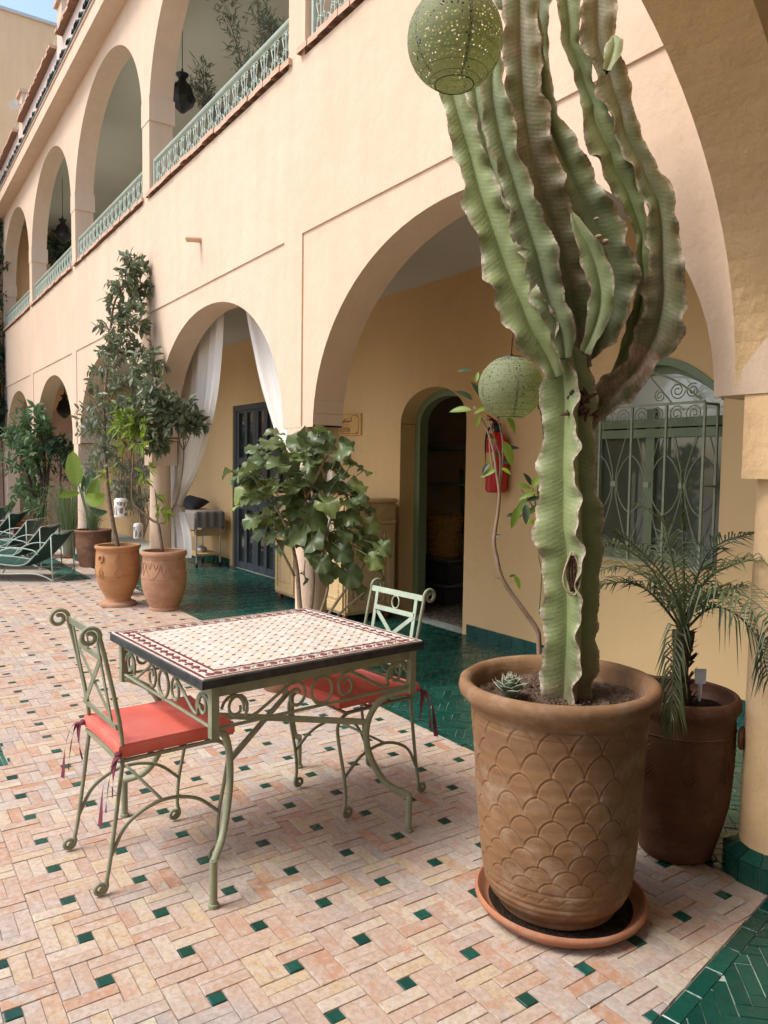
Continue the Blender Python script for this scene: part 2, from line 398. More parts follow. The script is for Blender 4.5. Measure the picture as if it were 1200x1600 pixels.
for i in range(-48, 6):
    for j in range(-14, 13):
        x0 = (i+.03)*PP-sqs/2; y0 = (j+.21)*PP-sqs/2; s_ = sqs; h = W2/2
        pcs = [('s', rect(x0, x0+s_, y0, y0+s_, .0028))]
        for k in (0, 1):
            pcs += [('b', rect(x0, x0+LL, y0+s_+k*h, y0+s_+(k+1)*h)), ('b', rect(x0+s_+k*h, x0+s_+(k+1)*h, y0+s_-LL, y0+s_)),
                    ('b', rect(x0+s_-LL, x0+s_, y0-(k+1)*h, y0-k*h)), ('b', rect(x0-(k+1)*h, x0-k*h, y0, y0+LL))]
        for t, p in pcs:
            cx, cy = p[0]
            if -4.9 > cx > -11 and cy < -1.2: continue
            p = clip(p, (0, 1), YF-.003); p = clip(p, (-1, 0), 10.07) if p else p
            if p: p = clip(p, eN, eD-.003)
            if p and -8.2 < cx < -4.05 and cy < .55:       # inset green bed at the left
                q = clip(p, (-1, 0), 4.05) if cy < .55 and cx > -4.3 else None
                if not (q and area(q) > .0003): q = clip(p, (0, -1), -.55)
                p = q
            if p and len(p) >= 3: (sq if t == 's' else br).append(p)
for j in range(9, 13):            # paving goes on along the facade past the sun loungers
    pass
br2, sq2 = [], []
lay(br, floor, M['brick'], 'brick', 'far_brick_paving', ch=.0017)
lay(sq, floor, M['tile'], 'inset_tile', 'far_inset_tiles', nbest=130, ch=.002)
def herring(keep, ang=45., org=(0, 0), rng=(-60, 60)):
    w_, n = PW, 3; ca, sa = math.cos(R(ang)), math.sin(R(ang)); out = []
    for m_ in range(-40, 41):
        for t in range(*rng):
            for (a, b, c, d) in ((0, n, 0, 1), (n, n+1, 1-n, 1)):
                ox, oy = t+n*m_, t-n*m_
                p = rect((ox+a)*w_, (ox+b)*w_, (oy+c)*w_, (oy+d)*w_, .0016)
                p = [(org[0]+x*ca-y*sa, org[1]+x*sa+y*ca) for x, y in p]
                if keep(p): out.append(p)
    return out
def strip(p, q, wd, side, ln=.146, g_=.0018):
    """row of border tiles from p to q, wd wide, laid on the side given by the normal"""
    p = Vector(p); q = Vector(q); t = (q-p); L = t.length; t.normalize(); s_ = Vector(side); out = []; n = int(L/ln)
    for i in range(n):
        a, b = i*ln+g_, (i+1)*ln-g_
        out.append([tuple(p+t*a+s_*g_), tuple(p+t*b+s_*g_), tuple(p+t*b+s_*(wd-g_)), tuple(p+t*a+s_*(wd-g_))])
    return out
bw = .052
cx0 = Vector((EDGE0.x, EDGE0.y)) - UD*((YF-EDGE0.y)/-UD.y)*1.0          # where the two borders meet
tiles = []
hs = herring(lambda p: -12.6 < p[0][0] < 1.3 and YF-.2 < p[0][1] < 4.5, org=(-5, 3.4), rng=(-150, 150))
for p in hs:
    inside_edge = min(ND.x*a+ND.y*b for a, b in p)
    p = clip(p, (0, -1), -(YF+bw)); p = clip(p, (0, 1), YB-.11) if p else p
    if p: tiles.append(p)
hs = herring(lambda p: -1.7 < p[0][0] < 1.2 and -2.6 < p[0][1] < YF+bw+.1, org=(-5+8*PW*1.41421356*0, 3.4), rng=(-150, 150))
for p in hs:
    p = clip(p, (-eN[0], -eN[1]), -(eD+bw)); p = clip(p, (0, 1), YF+bw) if p else p
    if p: tiles.append(p)
bd = strip((-12.4, YF), (cx0.x, YF), bw, (0, 1)) + strip(cx0-UD*.02, cx0+UD*6, bw, ND) + strip((-12.4, YB-.105), (1.2, YB-.105), .052, (0, 1)) + strip((-12.4, YB-.053), (1.2, YB-.053), .050, (0, 1))
lay(tiles, gfloor, M['tile'], 'herringbone_tile', 'far_herringbone_tiles', nbest=300, ch=.0022)
lay(bd, gfloor, M['tile'], 'border_tile', 'far_border_tiles', nbest=110, ch=.0022)
# inset green bed at the far left of the courtyard
lay(herring(lambda p: -7.2 < p[0][0] < -4.0 and -1.2 < p[0][1] < .6, 0, (-5, 0)) and [q for q in (clip(clip(p, (1, 0), -4.055), (0, 1), .545) for p in herring(lambda p: -7.0 < p[0][0] < -4.0 and -1.3 < p[0][1] < .6, 0, (-5, -.3), (-90, 90))) if q], floor, M['teal'], 'bed_tile', 'far_bed_tiles', nbest=12)
# ground under the sun loungers, with the green channel beside it
d_ = MB(); d_.box(-19.5, -10.075, -9, 2.05, -.3, -.012); deck = d_.obj('lounger_deck', plain('grey_stone_deck', (.27, .23, .19), .8, .25, 3, .3, 30, .006), kind='structure')
jl = []
for i in range(16):
    for j in range(8): jl.append(rect(-10.08-(i+1)*.6, -10.08-i*.6, 2.05-(j+1)*.6, 2.05-j*.6, .004))
lay(jl, deck, plain('deck_slab', (.36, .30, .24), .75, .2, 4, .3, 40, .004), 'deck_slab', 'far_deck_slabs', zt=0, nbest=60)
d_ = MB(); d_.box(-19.5, -10.075, 2.051, 2.619, -.3, -.012); chn = d_.obj('green_channel', M['grout'], kind='structure')
tt = []
for i in range(60):
    x1 = -10.08-i*.148
    tt += [rect(x1-.148, x1, 2.053, 2.12), rect(x1-.148, x1, 2.30, 2.36)]
lay(tt, chn, M['teal'], 'channel_tile', 'far_channel_tiles', nbest=40)
tt = []
for i in range(60):
    x1 = -10.08-i*.148
    tt += [rect(x1-.148, x1, 2.12, 2.21), rect(x1-.148, x1, 2.21, 2.30)]
lay(tt, chn, M['teal'], 'channel_bottom_tile', 'far_channel_bottom', zt=-.006, nbest=20)
tt = []
for i in range(62):
    for j in range(5): tt.append(rect(-10.08-(i+1)*.148, -10.08-i*.148, 2.362+j*.05, 2.362+(j+1)*.05))
lay(tt, chn, M['brick'], 'path_brick', 'far_path_bricks', nbest=40)

# ---- the arcaded building
LC = [-3.21-3.57*k for k in range(5)]; UC = [-3.24-3.57*k for k in range(5)]
LH, UH = 1.55, 1.66; LZ, UZ = 1.78, 5.3
def ell(x, c, h, z0, hh):
    t = min(1, abs(x-c)/h); return z0+hh*math.sqrt(max(0, 1-t**2.08))
def lower_z(x):
    for c in LC:
        if abs(x-c) <= LH+1e-6: return ell(x, c, LH, LZ, 1.19)
    return LZ
def upper_z(x):
    for c in UC:
        if abs(x-c) <= UH+1e-6: return ell(x, c, UH, UZ, 1.38)
    return UZ
def xs_for(cs, h, x0, x1, n=20):
    xs = {x0, x1}
    for c in cs:
        for i in range(n*2+1):
            x = c-h*math.cos(PI*i/(2*n))
            if x0 < x < x1: xs.add(round(x, 5))
    return sorted(xs)
def band(mb, xs, zb, zt, y0, y1, back=True, top=False, bottom=True, P=lambda a, b, z: (a, b, z)):
    for a, b in zip(xs[:-1], xs[1:]):
        m_ = (a+b)/2; e = 1e-4
        za = zb(a+e) if callable(zb) else zb; zc = zb(b-e) if callable(zb) else zb
        n = len(mb.v)
        mb.v += [P(a, y0, za), P(b, y0, zc), P(b, y0, zt), P(a, y0, zt), P(a, y1, za), P(b, y1, zc), P(b, y1, zt), P(a, y1, zt)]
        mb.a += [0]*8
        mb.f.append((n, n+1, n+2, n+3))
        if back: mb.f.append((n+5, n+4, n+7, n+6))
        if bottom: mb.f.append((n+4, n+5, n+1, n))
        if top: mb.f.append((n+3, n+2, n+6, n+7))
    for x, k in ((xs[0], 1), (xs[-1], -1)):
        z_ = zb(x+k*1e-4) if callable(zb) else zb; n = len(mb.v)
        mb.v += [P(x, y0, z_), P(x, y1, z_), P(x, y1, zt), P(x, y0, zt)]; mb.a += [0]*4; mb.f.append((n, n+1, n+2, n+3))
bld = empty('courtyard_building', 'peach plastered two-storey courtyard building with arcades and sage iron railings', 'building')
XR = -1.30
fw_ = MB(); GZ = 3.17
band(fw_, xs_for(LC, LH, XL, XR), lower_z, 4.40, YF+.012, YF+YT)
ped = sorted([XL, XR]+[c+s_*UH for c in UC for s_ in (-1, 1)])
for a, b in zip(ped[::2], ped[1::2]):
    if b-a > .02: band(fw_, [a, b], 4.40, UZ, YF+.012, YF+YT, bottom=False)
band(fw_, xs_for(UC, UH, XL, XR), upper_z, 8.02, YF+.012, YF+YT, top=True)
band(fw_, [XL, XR], GZ, 4.40, YF, YF+.012, back=False)
for a, b in zip(ped[::2], ped[1::2]):
    if b-a > .02: band(fw_, [a, b], 4.40, UZ, YF, YF+.012, back=False, bottom=False)
band(fw_, xs_for(UC, UH, XL, XR), upper_z, 7.4, YF, YF+.012, back=False)
for k in range(6):
    c = LC[k] if k < 5 else -21.06
    pr = -1.63 if k == 0 else LC[k-1]-1.71
    a, b = (c+1.58, pr) if k else (-1.63, XR)
    a = max(a, XL)
    if b > a: band(fw_, [a, b], LZ if b > -19.1 else 0, GZ, YF, YF+.012, back=False)
band(fw_, [XL, LC[4]-LH], 0, LZ, YF+.012, YF+YT)
fw_.obj('wall', M['facade'], bld, smooth=30)
# sill of each upper opening, narrow caps on upper piers
for c in UC:
    n = 24; w_ = 3.44/n
    base = None
    for i in range(n):
        x = c-1.72+w_*(i+.5); k = MB(); hw = w_/2-.002
        k.prism([(-hw, -.135), (hw, -.135), (hw, .14), (-hw, .14)], .012, .062, .006, .006)
        o = k.obj('sill_brick', M['sillbrick'], bld); o.location = (x, YF+.10+random.uniform(-.008, .008), 4.405+random.uniform(-.004, .006)); o.rotation_euler = (random.gauss(0, .02), random.gauss(0, .02), random.gauss(0, .02))
for a, b in zip(ped[::2], ped[1::2]):
    if b-a > .02:
        k = MB(); k.box(max(a-.02, XL), min(b+.02, XR-.001), YF-.006, YF+YT+.02, 5.24, 5.50); k.obj('pier_block', M['facade'], bld)
# inner rooms: slabs, back wall with its openings, ceiling
DOOR = (-10.40, -8.30); DW = (-6.18, -5.17); WN = (-3.79, -2.72)
xsb = sorted({XL, 1.2, DOOR[0], DOOR[1], WN[0], WN[1]} | set(xs_for([sum(DW)/2], (DW[1]-DW[0])/2, DW[0], DW[1], 10)) | set(xs_for([sum(WN)/2], (WN[1]-WN[0])/2, WN[0], WN[1], 12)))
def back_z(x):
    if DOOR[0] < x < DOOR[1]: return 2.35
    if DW[0] < x < DW[1]: return ell(x, sum(DW)/2, (DW[1]-DW[0])/2, 1.93, .33)
    if WN[0] < x < WN[1]:
        t = abs(x-sum(WN)/2)/((WN[1]-WN[0])/2); return 1.95+.27*(1-t*t)
    return 0.
bk = MB(); band(bk, xsb, back_z, 3.30, YB, YB+.30)
band(bk, [WN[0], WN[1]], 0, .87, YB, YB+.30, top=True)
for a, b, z0, z1 in ((DOOR[0], DOOR[1], 0, 2.35), (DW[0], DW[1], 0, 1.93), (WN[0], WN[1], .87, 1.95)):
    for x in (a, b): bk.add([(x, YB, z0), (x, YB+.3, z0), (x, YB+.3, z1), (x, YB, z1)], [(0, 1, 2, 3)])
bk.obj('back_wall', M['gallery'], bld, smooth=30)
k = MB(); k.box(XL, 1.2, YF+YT, YB+.3, 3.245, 3.50); k.obj('gallery_ceiling', M['ceil'], bld)
k = MB(); k.box(XL, -1.3, YB, YB+.2, 3.5, 6.95); k.box(XL, -1.3, YF+YT+.001, YB, 6.93, 7.1); k.box(XL, -1.3, YF+YT+.001, YB+.2, 8.0, 8.05)
k.obj('upper_gallery', M['upper'], bld)
k = MB()
for c in [u+1.785 for u in UC[1:]]:
    k.tube([(c, YF+YT, 6.0)]+[(c, YF+YT+(YB-YF-YT)*t, 6.0+.9*math.sin(PI*t)) for t in (.1, .3, .5, .7, .9)]+[(c, YB, 6.0)], .05, 4)
k = None
# eave and parapet
k = MB(); k.box(XL, -1.0, 2.40, YF-.001, 6.90, 7.10); k.box(XL, -1.0, 2.385, 2.45, 7.10, 7.14); k.obj('eave', M['facade'], bld)
t_ = MB()
for s_ in range(6):
    a = PI*s_/5
    pass
rows = []
for yy, zz in ((2.345, 7.16), (2.40, 7.195), (2.62, 7.34)):
    rows.append([(.052*math.cos(PI*s_/6), yy, zz+.045*math.sin(PI*s_/6)) for s_ in range(7)])
t_.grid(rows)
rows2 = [[(.040*math.cos(PI*s_/6), yy, zz-.012+.045*math.sin(PI*s_/6)) for s_ in range(7)] for yy, zz in ((2.345, 7.16), (2.62, 7.33))]
t_.grid(rows2)
tm = t_.mesh('roof_tile', M['rooftile'], True)
for i in range(150): inst('roof_tile', tm, bld, (-1.1-i*.122, random.uniform(-.006, .006), random.uniform(-.004, .004)), (0, random.gauss(0, .03), 0))
k = MB(); k.box(XL, -1.0, 2.37, 2.62, 7.135, 7.158); k.obj('tile_bed', plain('grey_cement', (.25, .24, .22), .9), bld)
k = MB(); k.box(XL, -1.3, YF-.005, YF+.011, 7.41, 8.02); k.obj('parapet', plain('rosy_white_render', (.66, .54, .47), .9, .06, 3, .3, 30), bld)
pc = [-1.5-3.62*i-.6 for i in range(5)]
for i, x in enumerate(pc):
    xb = pc[i+1] if i+1 < len(pc) else XL
    n = int((x-.2-xb-.2)/.11)
    for j in range(n):
        kk = MB(); kk.prism([(-.053, -.13), (.053, -.13), (.053, .17), (-.053, .17)], 0, .06, .006, .006)
        o = kk.obj('ledge_brick', M['sillbrick'], bld); o.location = (xb+.2+.055+.11*j, YF+.02+random.uniform(-.01, .01), 8.03); o.rotation_euler = (0, 0, random.gauss(0, .02))
    kk = MB(); kk.box(x-.17, x+.17, YF-.004, YF+.34, 8.02, 8.62); kk.obj('roof_pier', M['facade'], bld)
    kk = MB(); kk.box(x-.21, x+.21, YF-.05, YF+.38, 8.62, 8.68); kk.obj('pier_cap', M['sillbrick'], bld)
    kk = MB(); kk.tube([(x-.17, YF+.12, 8.52), (xb+.17, YF+.12, 8.52)], .022, 6); kk.tube([(x-.17, YF+.12, 8.16), (xb+.17, YF+.12, 8.16)], .012, 5)
    for j in range(int((x-xb)/.16)): kk.tube([(xb+.25+.16*j, YF+.12, 8.16), (xb+.25+.16*j, YF+.12, 8.52)], .006, 4)
    kk.obj('roof_railing', plain('cream_iron', (.62, .58, .40), .5), bld)
# railings of the upper openings
us, vs_ = Vector((1, 0, 0)), Vector((0, 0, 1))
sc = MB()
for mx in (1, -1):
    u = us*mx
    sc.tube([u*.004+vs_*.0, u*.06+vs_*.04, u*.03+vs_*.15, u*.055+vs_*.23]+spiral(u*.03+vs_*.235, .03, .006, 0, 1.2, u, vs_), .005, 4, False)
    sc.tube(spiral(u*.065+vs_*.06, .012, .05, .6, 1.1, u, vs_), .0045, 4, False)
    sc.tube(spiral(u*.03+vs_*.12, .006, .026, 2, 1.2, u, vs_), .004, 4, False)
sc.tube([vs_*0, vs_*.27], .006, 4, False)
scm = sc.mesh('scroll', M['rail'], True)
for c in UC:
    kk = MB(); x0, x1 = c-1.62, c+1.62; y = YF+.05
    kk.tube([(x0, y, 4.80), (x1, y, 4.80)], .021, 8); kk.tube([(x0, y, 4.765), (x1, y, 4.765)], .006, 4); kk.tube([(x0, y, 4.495), (x1, y, 4.495)], .008, 4)
    for x in (x0, x1): kk.box(x-.014, x+.014, y-.014, y+.014, 4.475, 4.80)
    r_ = kk.obj('railing', M['rail'], bld, smooth=40)
    for i in range(17): inst('scroll', scm, r_, (x0+.10+(x1-x0-.20)*i/16, y, 4.495), sc=(1.15, 1, 1))
# columns
CX = [-1.43]+[-4.995-3.57*k for k in range(5)]
for i, x in enumerate(CX):
    y = YF+.14+(.015 if i == 0 else 0); cl = MB()
    cl.lathe([(.122, .10), (.120, .4), (.117, .9), (.114, 1.3), (.112, 1.49)], (x, y, 0), 40)
    c_ = cl.obj('column', M['near'] if i == 0 else M['facade'], bld, smooth=True)
    kk = MB(); kk.box(x-.142, x+.142, YF+.002, YF+.286, 1.478, LZ+.001) if i else kk.box(-1.535, -1.20, YF+.006, YF+.30, 1.476, LZ-.001)
    kk.obj('capital', M['facade'] if i else M['near'], c_)
    rg = MB(); n = 14
    for s_ in range(n):
        a, b = 2*PI*s_/n+.012, 2*PI*(s_+1)/n-.012
        P = lambda r_, q, z: (r_*math.cos(q), r_*math.sin(q), z)
        vs2 = [P(.178, a, 0), P(.178, b, 0), P(.176, b, .082), P(.176, a, .082), P(.124, b, .112), P(.124, a, .112), P(.12, b, .085), P(.12, a, .085)]
        t2 = MB()
        t2.add(vs2[:4]+[P(.165, a, .0), P(.165, b, .0), P(.165, b, .08), P(.165, a, .08)], [(0, 1, 2, 3), (4, 7, 6, 5), (3, 2, 6, 7), (0, 3, 7, 4), (1, 5, 6, 2)])
        t3 = MB()
        t3.add([P(.178, a, .086), P(.178, b, .086), P(.124, b, .116), P(.124, a, .116), P(.17, a, .078), P(.17, b, .078), P(.118, b, .10), P(.118, a, .10)], [(0, 1, 2, 3), (0, 4, 5, 1), (0, 3, 7, 4), (1, 5, 6, 2)])
        if i == 0:
            for t in (t2, t3): o = t.obj('base_tile', M['tile'], c_); o.location = (x, y, 0)
        else:
            for t in (t2, t3): rg.add([(p[0]+x, p[1]+y, p[2]) for p in t.v], t.f)
    if rg.v: rg.obj('tile_ring', M['tile'], c_)
    kk = MB(); kk.lathe([(.17, 0), (.168, .078), (.12, .10)], (x, y, 0), 28); kk.obj('base_bed', M['grout'], c_)
# skirting tiles along the back wall
sk = MB(); hw = .146/2-.0015; sk.prism([(-hw, -.012), (hw, -.012), (hw, 0), (-hw, 0)], 0, .10, .002, .003); skm = sk.mesh('skirting_tile', M['tile'])
x = 1.1
while x > -12.2:
    if not (DOOR[0]-.05 < x < DOOR[1]+.05 or DW[0]-.05 < x < DW[1]+.05): inst('skirting_tile', skm, bld, (x, YB, 0))
    x -= .146
# ---- near arcade, seen from inside its gallery
def nearP(s_, o, z):                 # s along the arcade, o out towards the gallery
    p = A0+UD*s_+ND*o; return (p.x, p.y, z)
NC = [1.5, 5.0, 8.5]
def near_z(s_):
    for c in NC:
        if abs(s_-c) <= 1.5+1e-6: return ell(s_, c, 1.5, LZ, 1.17)
    return LZ
nw = empty('near_arcade', 'amber plastered arcade wall whose arch rises over the right edge of the courtyard', 'arcade wall')
k = MB(); xs = xs_for(NC, 1.5, -.02, 10, 20); xs = [0.0]+[x for x in xs if x > 1e-4]
band(k, xs, near_z, 3.24, 0, YT, top=False, P=lambda a, b, z: nearP(a, b, z)); k.obj('arch_wall', M['near'], nw, smooth=30)
k = MB()
band(k, [0, 10], 3.245, 6.8, 0, YT, top=True, P=lambda a, b, z: nearP(a, b, z)); k.obj('upper_wall', M['facade'], nw)
for s_ in (3.25, 6.75):
    p = nearP(s_, YT/2, 0); kk = MB(); kk.lathe([(.12, 0), (.115, 1.3), (.112, 1.49)], p, 32); c_ = kk.obj('column', M['near'], nw, smooth=True)
    kk = MB(); kk.box(-.14, .14, -.14, .14, 1.478, LZ+.001, Matrix.Translation(p) @ Matrix.Rotation(R(10.4), 4, 'Z')); kk.obj('capital', M['near'], c_)
k = MB()
pa, pb = nearP(-.2, YT, 0), nearP(11, YT, 0)
k.add([(pa[0], YF+YT, 3.243), (pb[0], pb[1], 3.243), (3.1, pb[1], 3.243), (3.1, YF+YT, 3.243)], [(0, 1, 2, 3)])
k.obj('gallery_ceiling', M['ceil'], nw)
k = MB(); k.box(3.0, 3.3, -9, 7.6, 0, 3.25); k.obj('inner_wall', M['gallery'], nw)
# ---- tall building closing the far end
eb = empty('end_building', 'tall peach wall closing the far end of the courtyard under the sky', 'building')
k = MB(); k.box(XL-.6, XL, -9, 8, 2.7, 11.65); k.obj('upper_wall', M['endwall'], eb)
k = MB(); k.box(XL-.6, XL+.04, -9, 8, 0, 2.7); k.obj('lower_wall', M['endlow'], eb)
k = MB(); k.box(XL-.64, XL+.05, -9, 8, 11.65, 11.72); k.obj('coping', M['ceil'], eb)
# ---- rooms behind the openings
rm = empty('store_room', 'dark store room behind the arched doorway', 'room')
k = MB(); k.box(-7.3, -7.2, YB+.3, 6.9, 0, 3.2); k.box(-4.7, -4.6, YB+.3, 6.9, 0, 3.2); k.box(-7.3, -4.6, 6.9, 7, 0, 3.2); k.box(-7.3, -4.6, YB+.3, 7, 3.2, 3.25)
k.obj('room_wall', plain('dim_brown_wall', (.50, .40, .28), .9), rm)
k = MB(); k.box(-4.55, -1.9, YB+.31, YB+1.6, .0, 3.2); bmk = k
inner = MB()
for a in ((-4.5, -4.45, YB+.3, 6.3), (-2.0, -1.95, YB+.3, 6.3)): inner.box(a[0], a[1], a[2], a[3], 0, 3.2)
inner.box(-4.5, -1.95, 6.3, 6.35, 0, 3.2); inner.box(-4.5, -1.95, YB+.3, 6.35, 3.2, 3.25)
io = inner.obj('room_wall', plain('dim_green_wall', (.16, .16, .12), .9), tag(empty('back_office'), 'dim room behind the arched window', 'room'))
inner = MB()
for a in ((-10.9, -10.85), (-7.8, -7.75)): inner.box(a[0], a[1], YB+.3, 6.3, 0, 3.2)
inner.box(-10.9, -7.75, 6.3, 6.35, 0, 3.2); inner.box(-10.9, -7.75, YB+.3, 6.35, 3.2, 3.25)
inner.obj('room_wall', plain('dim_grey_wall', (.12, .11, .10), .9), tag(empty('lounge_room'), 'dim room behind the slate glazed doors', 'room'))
# ================================================================== JOINERY AND FURNITURE
# slate glazed door
dr = empty('glazed_door', None, None, parent=bld)
k = MB(); y0, y1 = YB+.03, YB+.09; x0, x1 = DOOR; H_ = 2.345
k.box(x0, x0+.07, y0-.01, y1, 0, H_); k.box(x1-.07, x1, y0-.01, y1, 0, H_); k.box(x0+.07, x1-.07, y0-.01, y1, H_-.07, H_)
nl = 3; lw = (x1-x0-.14)/nl; rows_ = [(.10, .86), (.98, 1.50), (1.60, 2.24)]; glz = []
for i in range(nl):
    a = x0+.07+i*lw; cols = [a+.0, a+.09, a+.09+(lw-.27)/2, a+.18+(lw-.27)/2, a+lw-.09, a+lw]
    for c0, c1 in ((cols[0]+.004, cols[1]), (cols[2], cols[3]), (cols[4], cols[5]-.004)): k.box(c0, c1, y0, y1-.005, .01, H_-.075)
    zz = [.01]+[z for r_ in rows_ for z in r_]+[H_-.075]
    for z0, z1 in zip(zz[::2], zz[1::2]):
        for c0, c1 in ((cols[1], cols[2]), (cols[3], cols[4])): k.box(c0, c1, y0+.004, y1-.01, z0, z1)
    for z0, z1 in rows_:
        for c0, c1 in ((cols[1], cols[2]), (cols[3], cols[4])): glz.append((c0, c1, z0, z1))
k.obj('door_frame', M['door'], dr)
for c0, c1, z0, z1 in glz:
    k = MB(); k.box(c0, c1, y0+.025, y0+.031, z0, z1); k.obj('pane', M['glass'], dr)
k = MB()
for x in (x0+.07+lw-.05, x0+.07+lw+.05): k.tube([(x, y0, 1.0), (x, y0-.05, 1.0), (x, y0-.05, 1.18), (x, y0, 1.18)], .008, 6)
k.obj('door_handle', M['steel'], dr)
# green frame in the doorway
k = MB(); c = sum(DW)/2; h = (DW[1]-DW[0])/2
def archpts(c, h, z0, rise, y, n=16): return [(c-h, y, 0)]+[(c-h*math.cos(PI*i/n), y, z0+rise*math.sin(PI*i/n)) for i in range(n+1)]+[(c+h, y, 0)]
o_, i_ = archpts(c, h, 1.93, .33, 0), archpts(c, h-.085, 1.93, .26, 0)
r_ = []
for p, q in zip(o_, i_): r_.append([(p[0], 4.60, p[2]), (q[0], 4.60, q[2]), (q[0], 4.70, q[2]), (p[0], 4.70, p[2])])
k.grid(r_, close=True); k.obj('doorway_frame', M['green_paint'], bld, smooth=30)
# arched window: frame, panes and the iron grille standing off the wall
wn = empty('arched_window', None, None, parent=bld)
x0, x1 = WN; xm = (x0+x1)/2; hw = (x1-x0)/2
def wz(x, d=0): return 1.95-d+.27*(1-((x-xm)/hw)**2)
k = MB(); y0, y1 = YB+.10, YB+.16
xs = [x0+(x1-x0)*i/24 for i in range(25)]
k.grid([[(x, y0, wz(x)), (x, y0, wz(x)-.05), (x, y1, wz(x)-.05), (x, y1, wz(x))] for x in xs], close=True)
for a, b in ((x0, x0+.05), (x1-.05, x1), (xm-.10, xm-.03)): k.box(a, b, y0, y1, .87, 1.93)
k.box(x0+.05, x1-.05, y0-.01, y1, .87, .93); k.box(x0, x1, y0-.012, y1, 1.73, 1.79); k.box(x0, x1, y0-.02, y1, 1.80, 1.86)
k.obj('window_frame', M['green_paint'], wn)
k = MB(); xo = [x0-.035+(x1-x0+.07)*i/24 for i in range(25)]
k.grid([[(x, YB-.012, wz(x)+.05+(.02 if x < x0 or x > x1 else 0)), (x, YB-.012, wz(x)-.004), (x, YB+.10, wz(x)-.004), (x, YB+.002, wz(x)+.05)] for x in xs], close=True)
k.obj('arch_trim', M['green_paint'], wn)
for a, b, z0, z1 in ((x0+.05, xm-.10, .93, 1.73), (xm-.03, x1-.05, .93, 1.73)):
    k = MB(); k.box(a, b, y0+.03, y0+.036, z0, z1); k.obj('pane', M['sheer'], wn)
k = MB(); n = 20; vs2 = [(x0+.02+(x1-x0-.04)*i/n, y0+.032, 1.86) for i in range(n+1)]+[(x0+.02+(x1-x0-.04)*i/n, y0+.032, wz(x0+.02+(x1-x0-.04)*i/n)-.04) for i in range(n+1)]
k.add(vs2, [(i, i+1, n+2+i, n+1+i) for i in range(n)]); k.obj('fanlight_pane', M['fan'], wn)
gr = MB(); gy = YB-.085; bx = [-3.875, -3.605, -3.335, -3.065, -2.79]
zt_, zb_ = 1.93, .885
def bar_(a, b, r_=.007): gr.tube([a, b], r_, 4)
for x in bx: gr.box(x-.0075, x+.0075, gy-.0075, gy+.0075, zb_, zt_)
gr.box(bx[0], bx[-1], gy-.008, gy+.008, zt_, zt_+.016); gr.box(bx[0], bx[-1], gy-.008, gy+.008, zb_-.016, zb_)
for x in (bx[0], bx[-1]):
    gr.box(x-.006, x+.006, gy, YB+.06, zb_-.01, zb_+.004); gr.box(x-.006, x+.006, gy, YB+.06, zt_-.012, zt_+.004); gr.box(x-.006, x+.006, gy, YB+.06, 1.40, 1.412)
    gr.box(x-.007+.0, x+.007, YB+.05, YB+.064, zb_, zt_)
zm = 1.405; U3, V3 = Vector((1, 0, 0)), Vector((0, 0, 1))
def P3(x, z): return Vector((x, gy, z))
for a, b in zip(bx[:-1], bx[1:]):
    xm2 = (a+b)/2; hh = (b-a)/2
    for s_ in (-1, 1):
        e = xm2+s_*hh
        gr.tube(smooth_path([P3(xm2+s_*.012, zm), P3(xm2+s_*.02, zm+.10), P3(xm2+s_*.07, zm+.27), P3(e-s_*.012, zm+.44)], 5), .0045, 4)
        gr.tube(smooth_path([P3(xm2+s_*.012, zm), P3(xm2+s_*.02, zm-.10), P3(xm2+s_*.07, zm-.27), P3(e-s_*.012, zm-.42)], 5), .0045, 4)
        gr.tube(smooth_path([P3(xm2+s_*.02, zm-.02), P3(xm2+s_*.03, zm+.06), P3(xm2+s_*.075, zm+.15), P3(e, zm+.205)], 5), .0045, 4)
        gr.tube(smooth_path([P3(xm2+s_*.02, zm+.02), P3(xm2+s_*.03, zm-.06), P3(xm2+s_*.075, zm-.15), P3(e, zm-.20)], 5), .0045, 4)
        gr.tube(spiral(P3(xm2+s_*.064, 1.868), .058, .010, PI/2*(1+s_)+.4, -1.9*s_, U3, V3), .0042, 4)
        gr.tube(spiral(P3(xm2+s_*.064, .952), .058, .010, PI/2*(1+s_)+.4, 1.9*s_, U3, V3), .0042, 4)
    gr.box(xm2-.022, xm2+.022, gy-.012, gy+.012, zm-.018, zm+.018)
for s_ in (-1, 1):
    gr.tube([P3(-3.25+s_*.01, 2.17), P3(-3.25+s_*.22, 1.945)], .005, 4)
    gr.tube(spiral(P3(-3.25+s_*.26, 2.02), .058, .010, 0, -1.9*s_, U3, V3), .0042, 4)
    gr.tube(spiral(P3(-3.25+s_*.13, 1.995), .042, .008, 2, 1.8*s_, U3, V3), .0042, 4)
    gr.tube(spiral(P3(-3.25+s_*.27, 2.03)+Vector((0, .15, 0)), .05, .010, 1, 1.9*s_, U3, V3), .0042, 4)
gr.tube([P3(bx[0]+.03+(bx[-1]-bx[0]-.06)*i/16, 1.955+.215*(1-((i-8)/8)**2)) for i in range(17)], .007, 5)
gr.obj('iron_grille', M['iron'], wn)
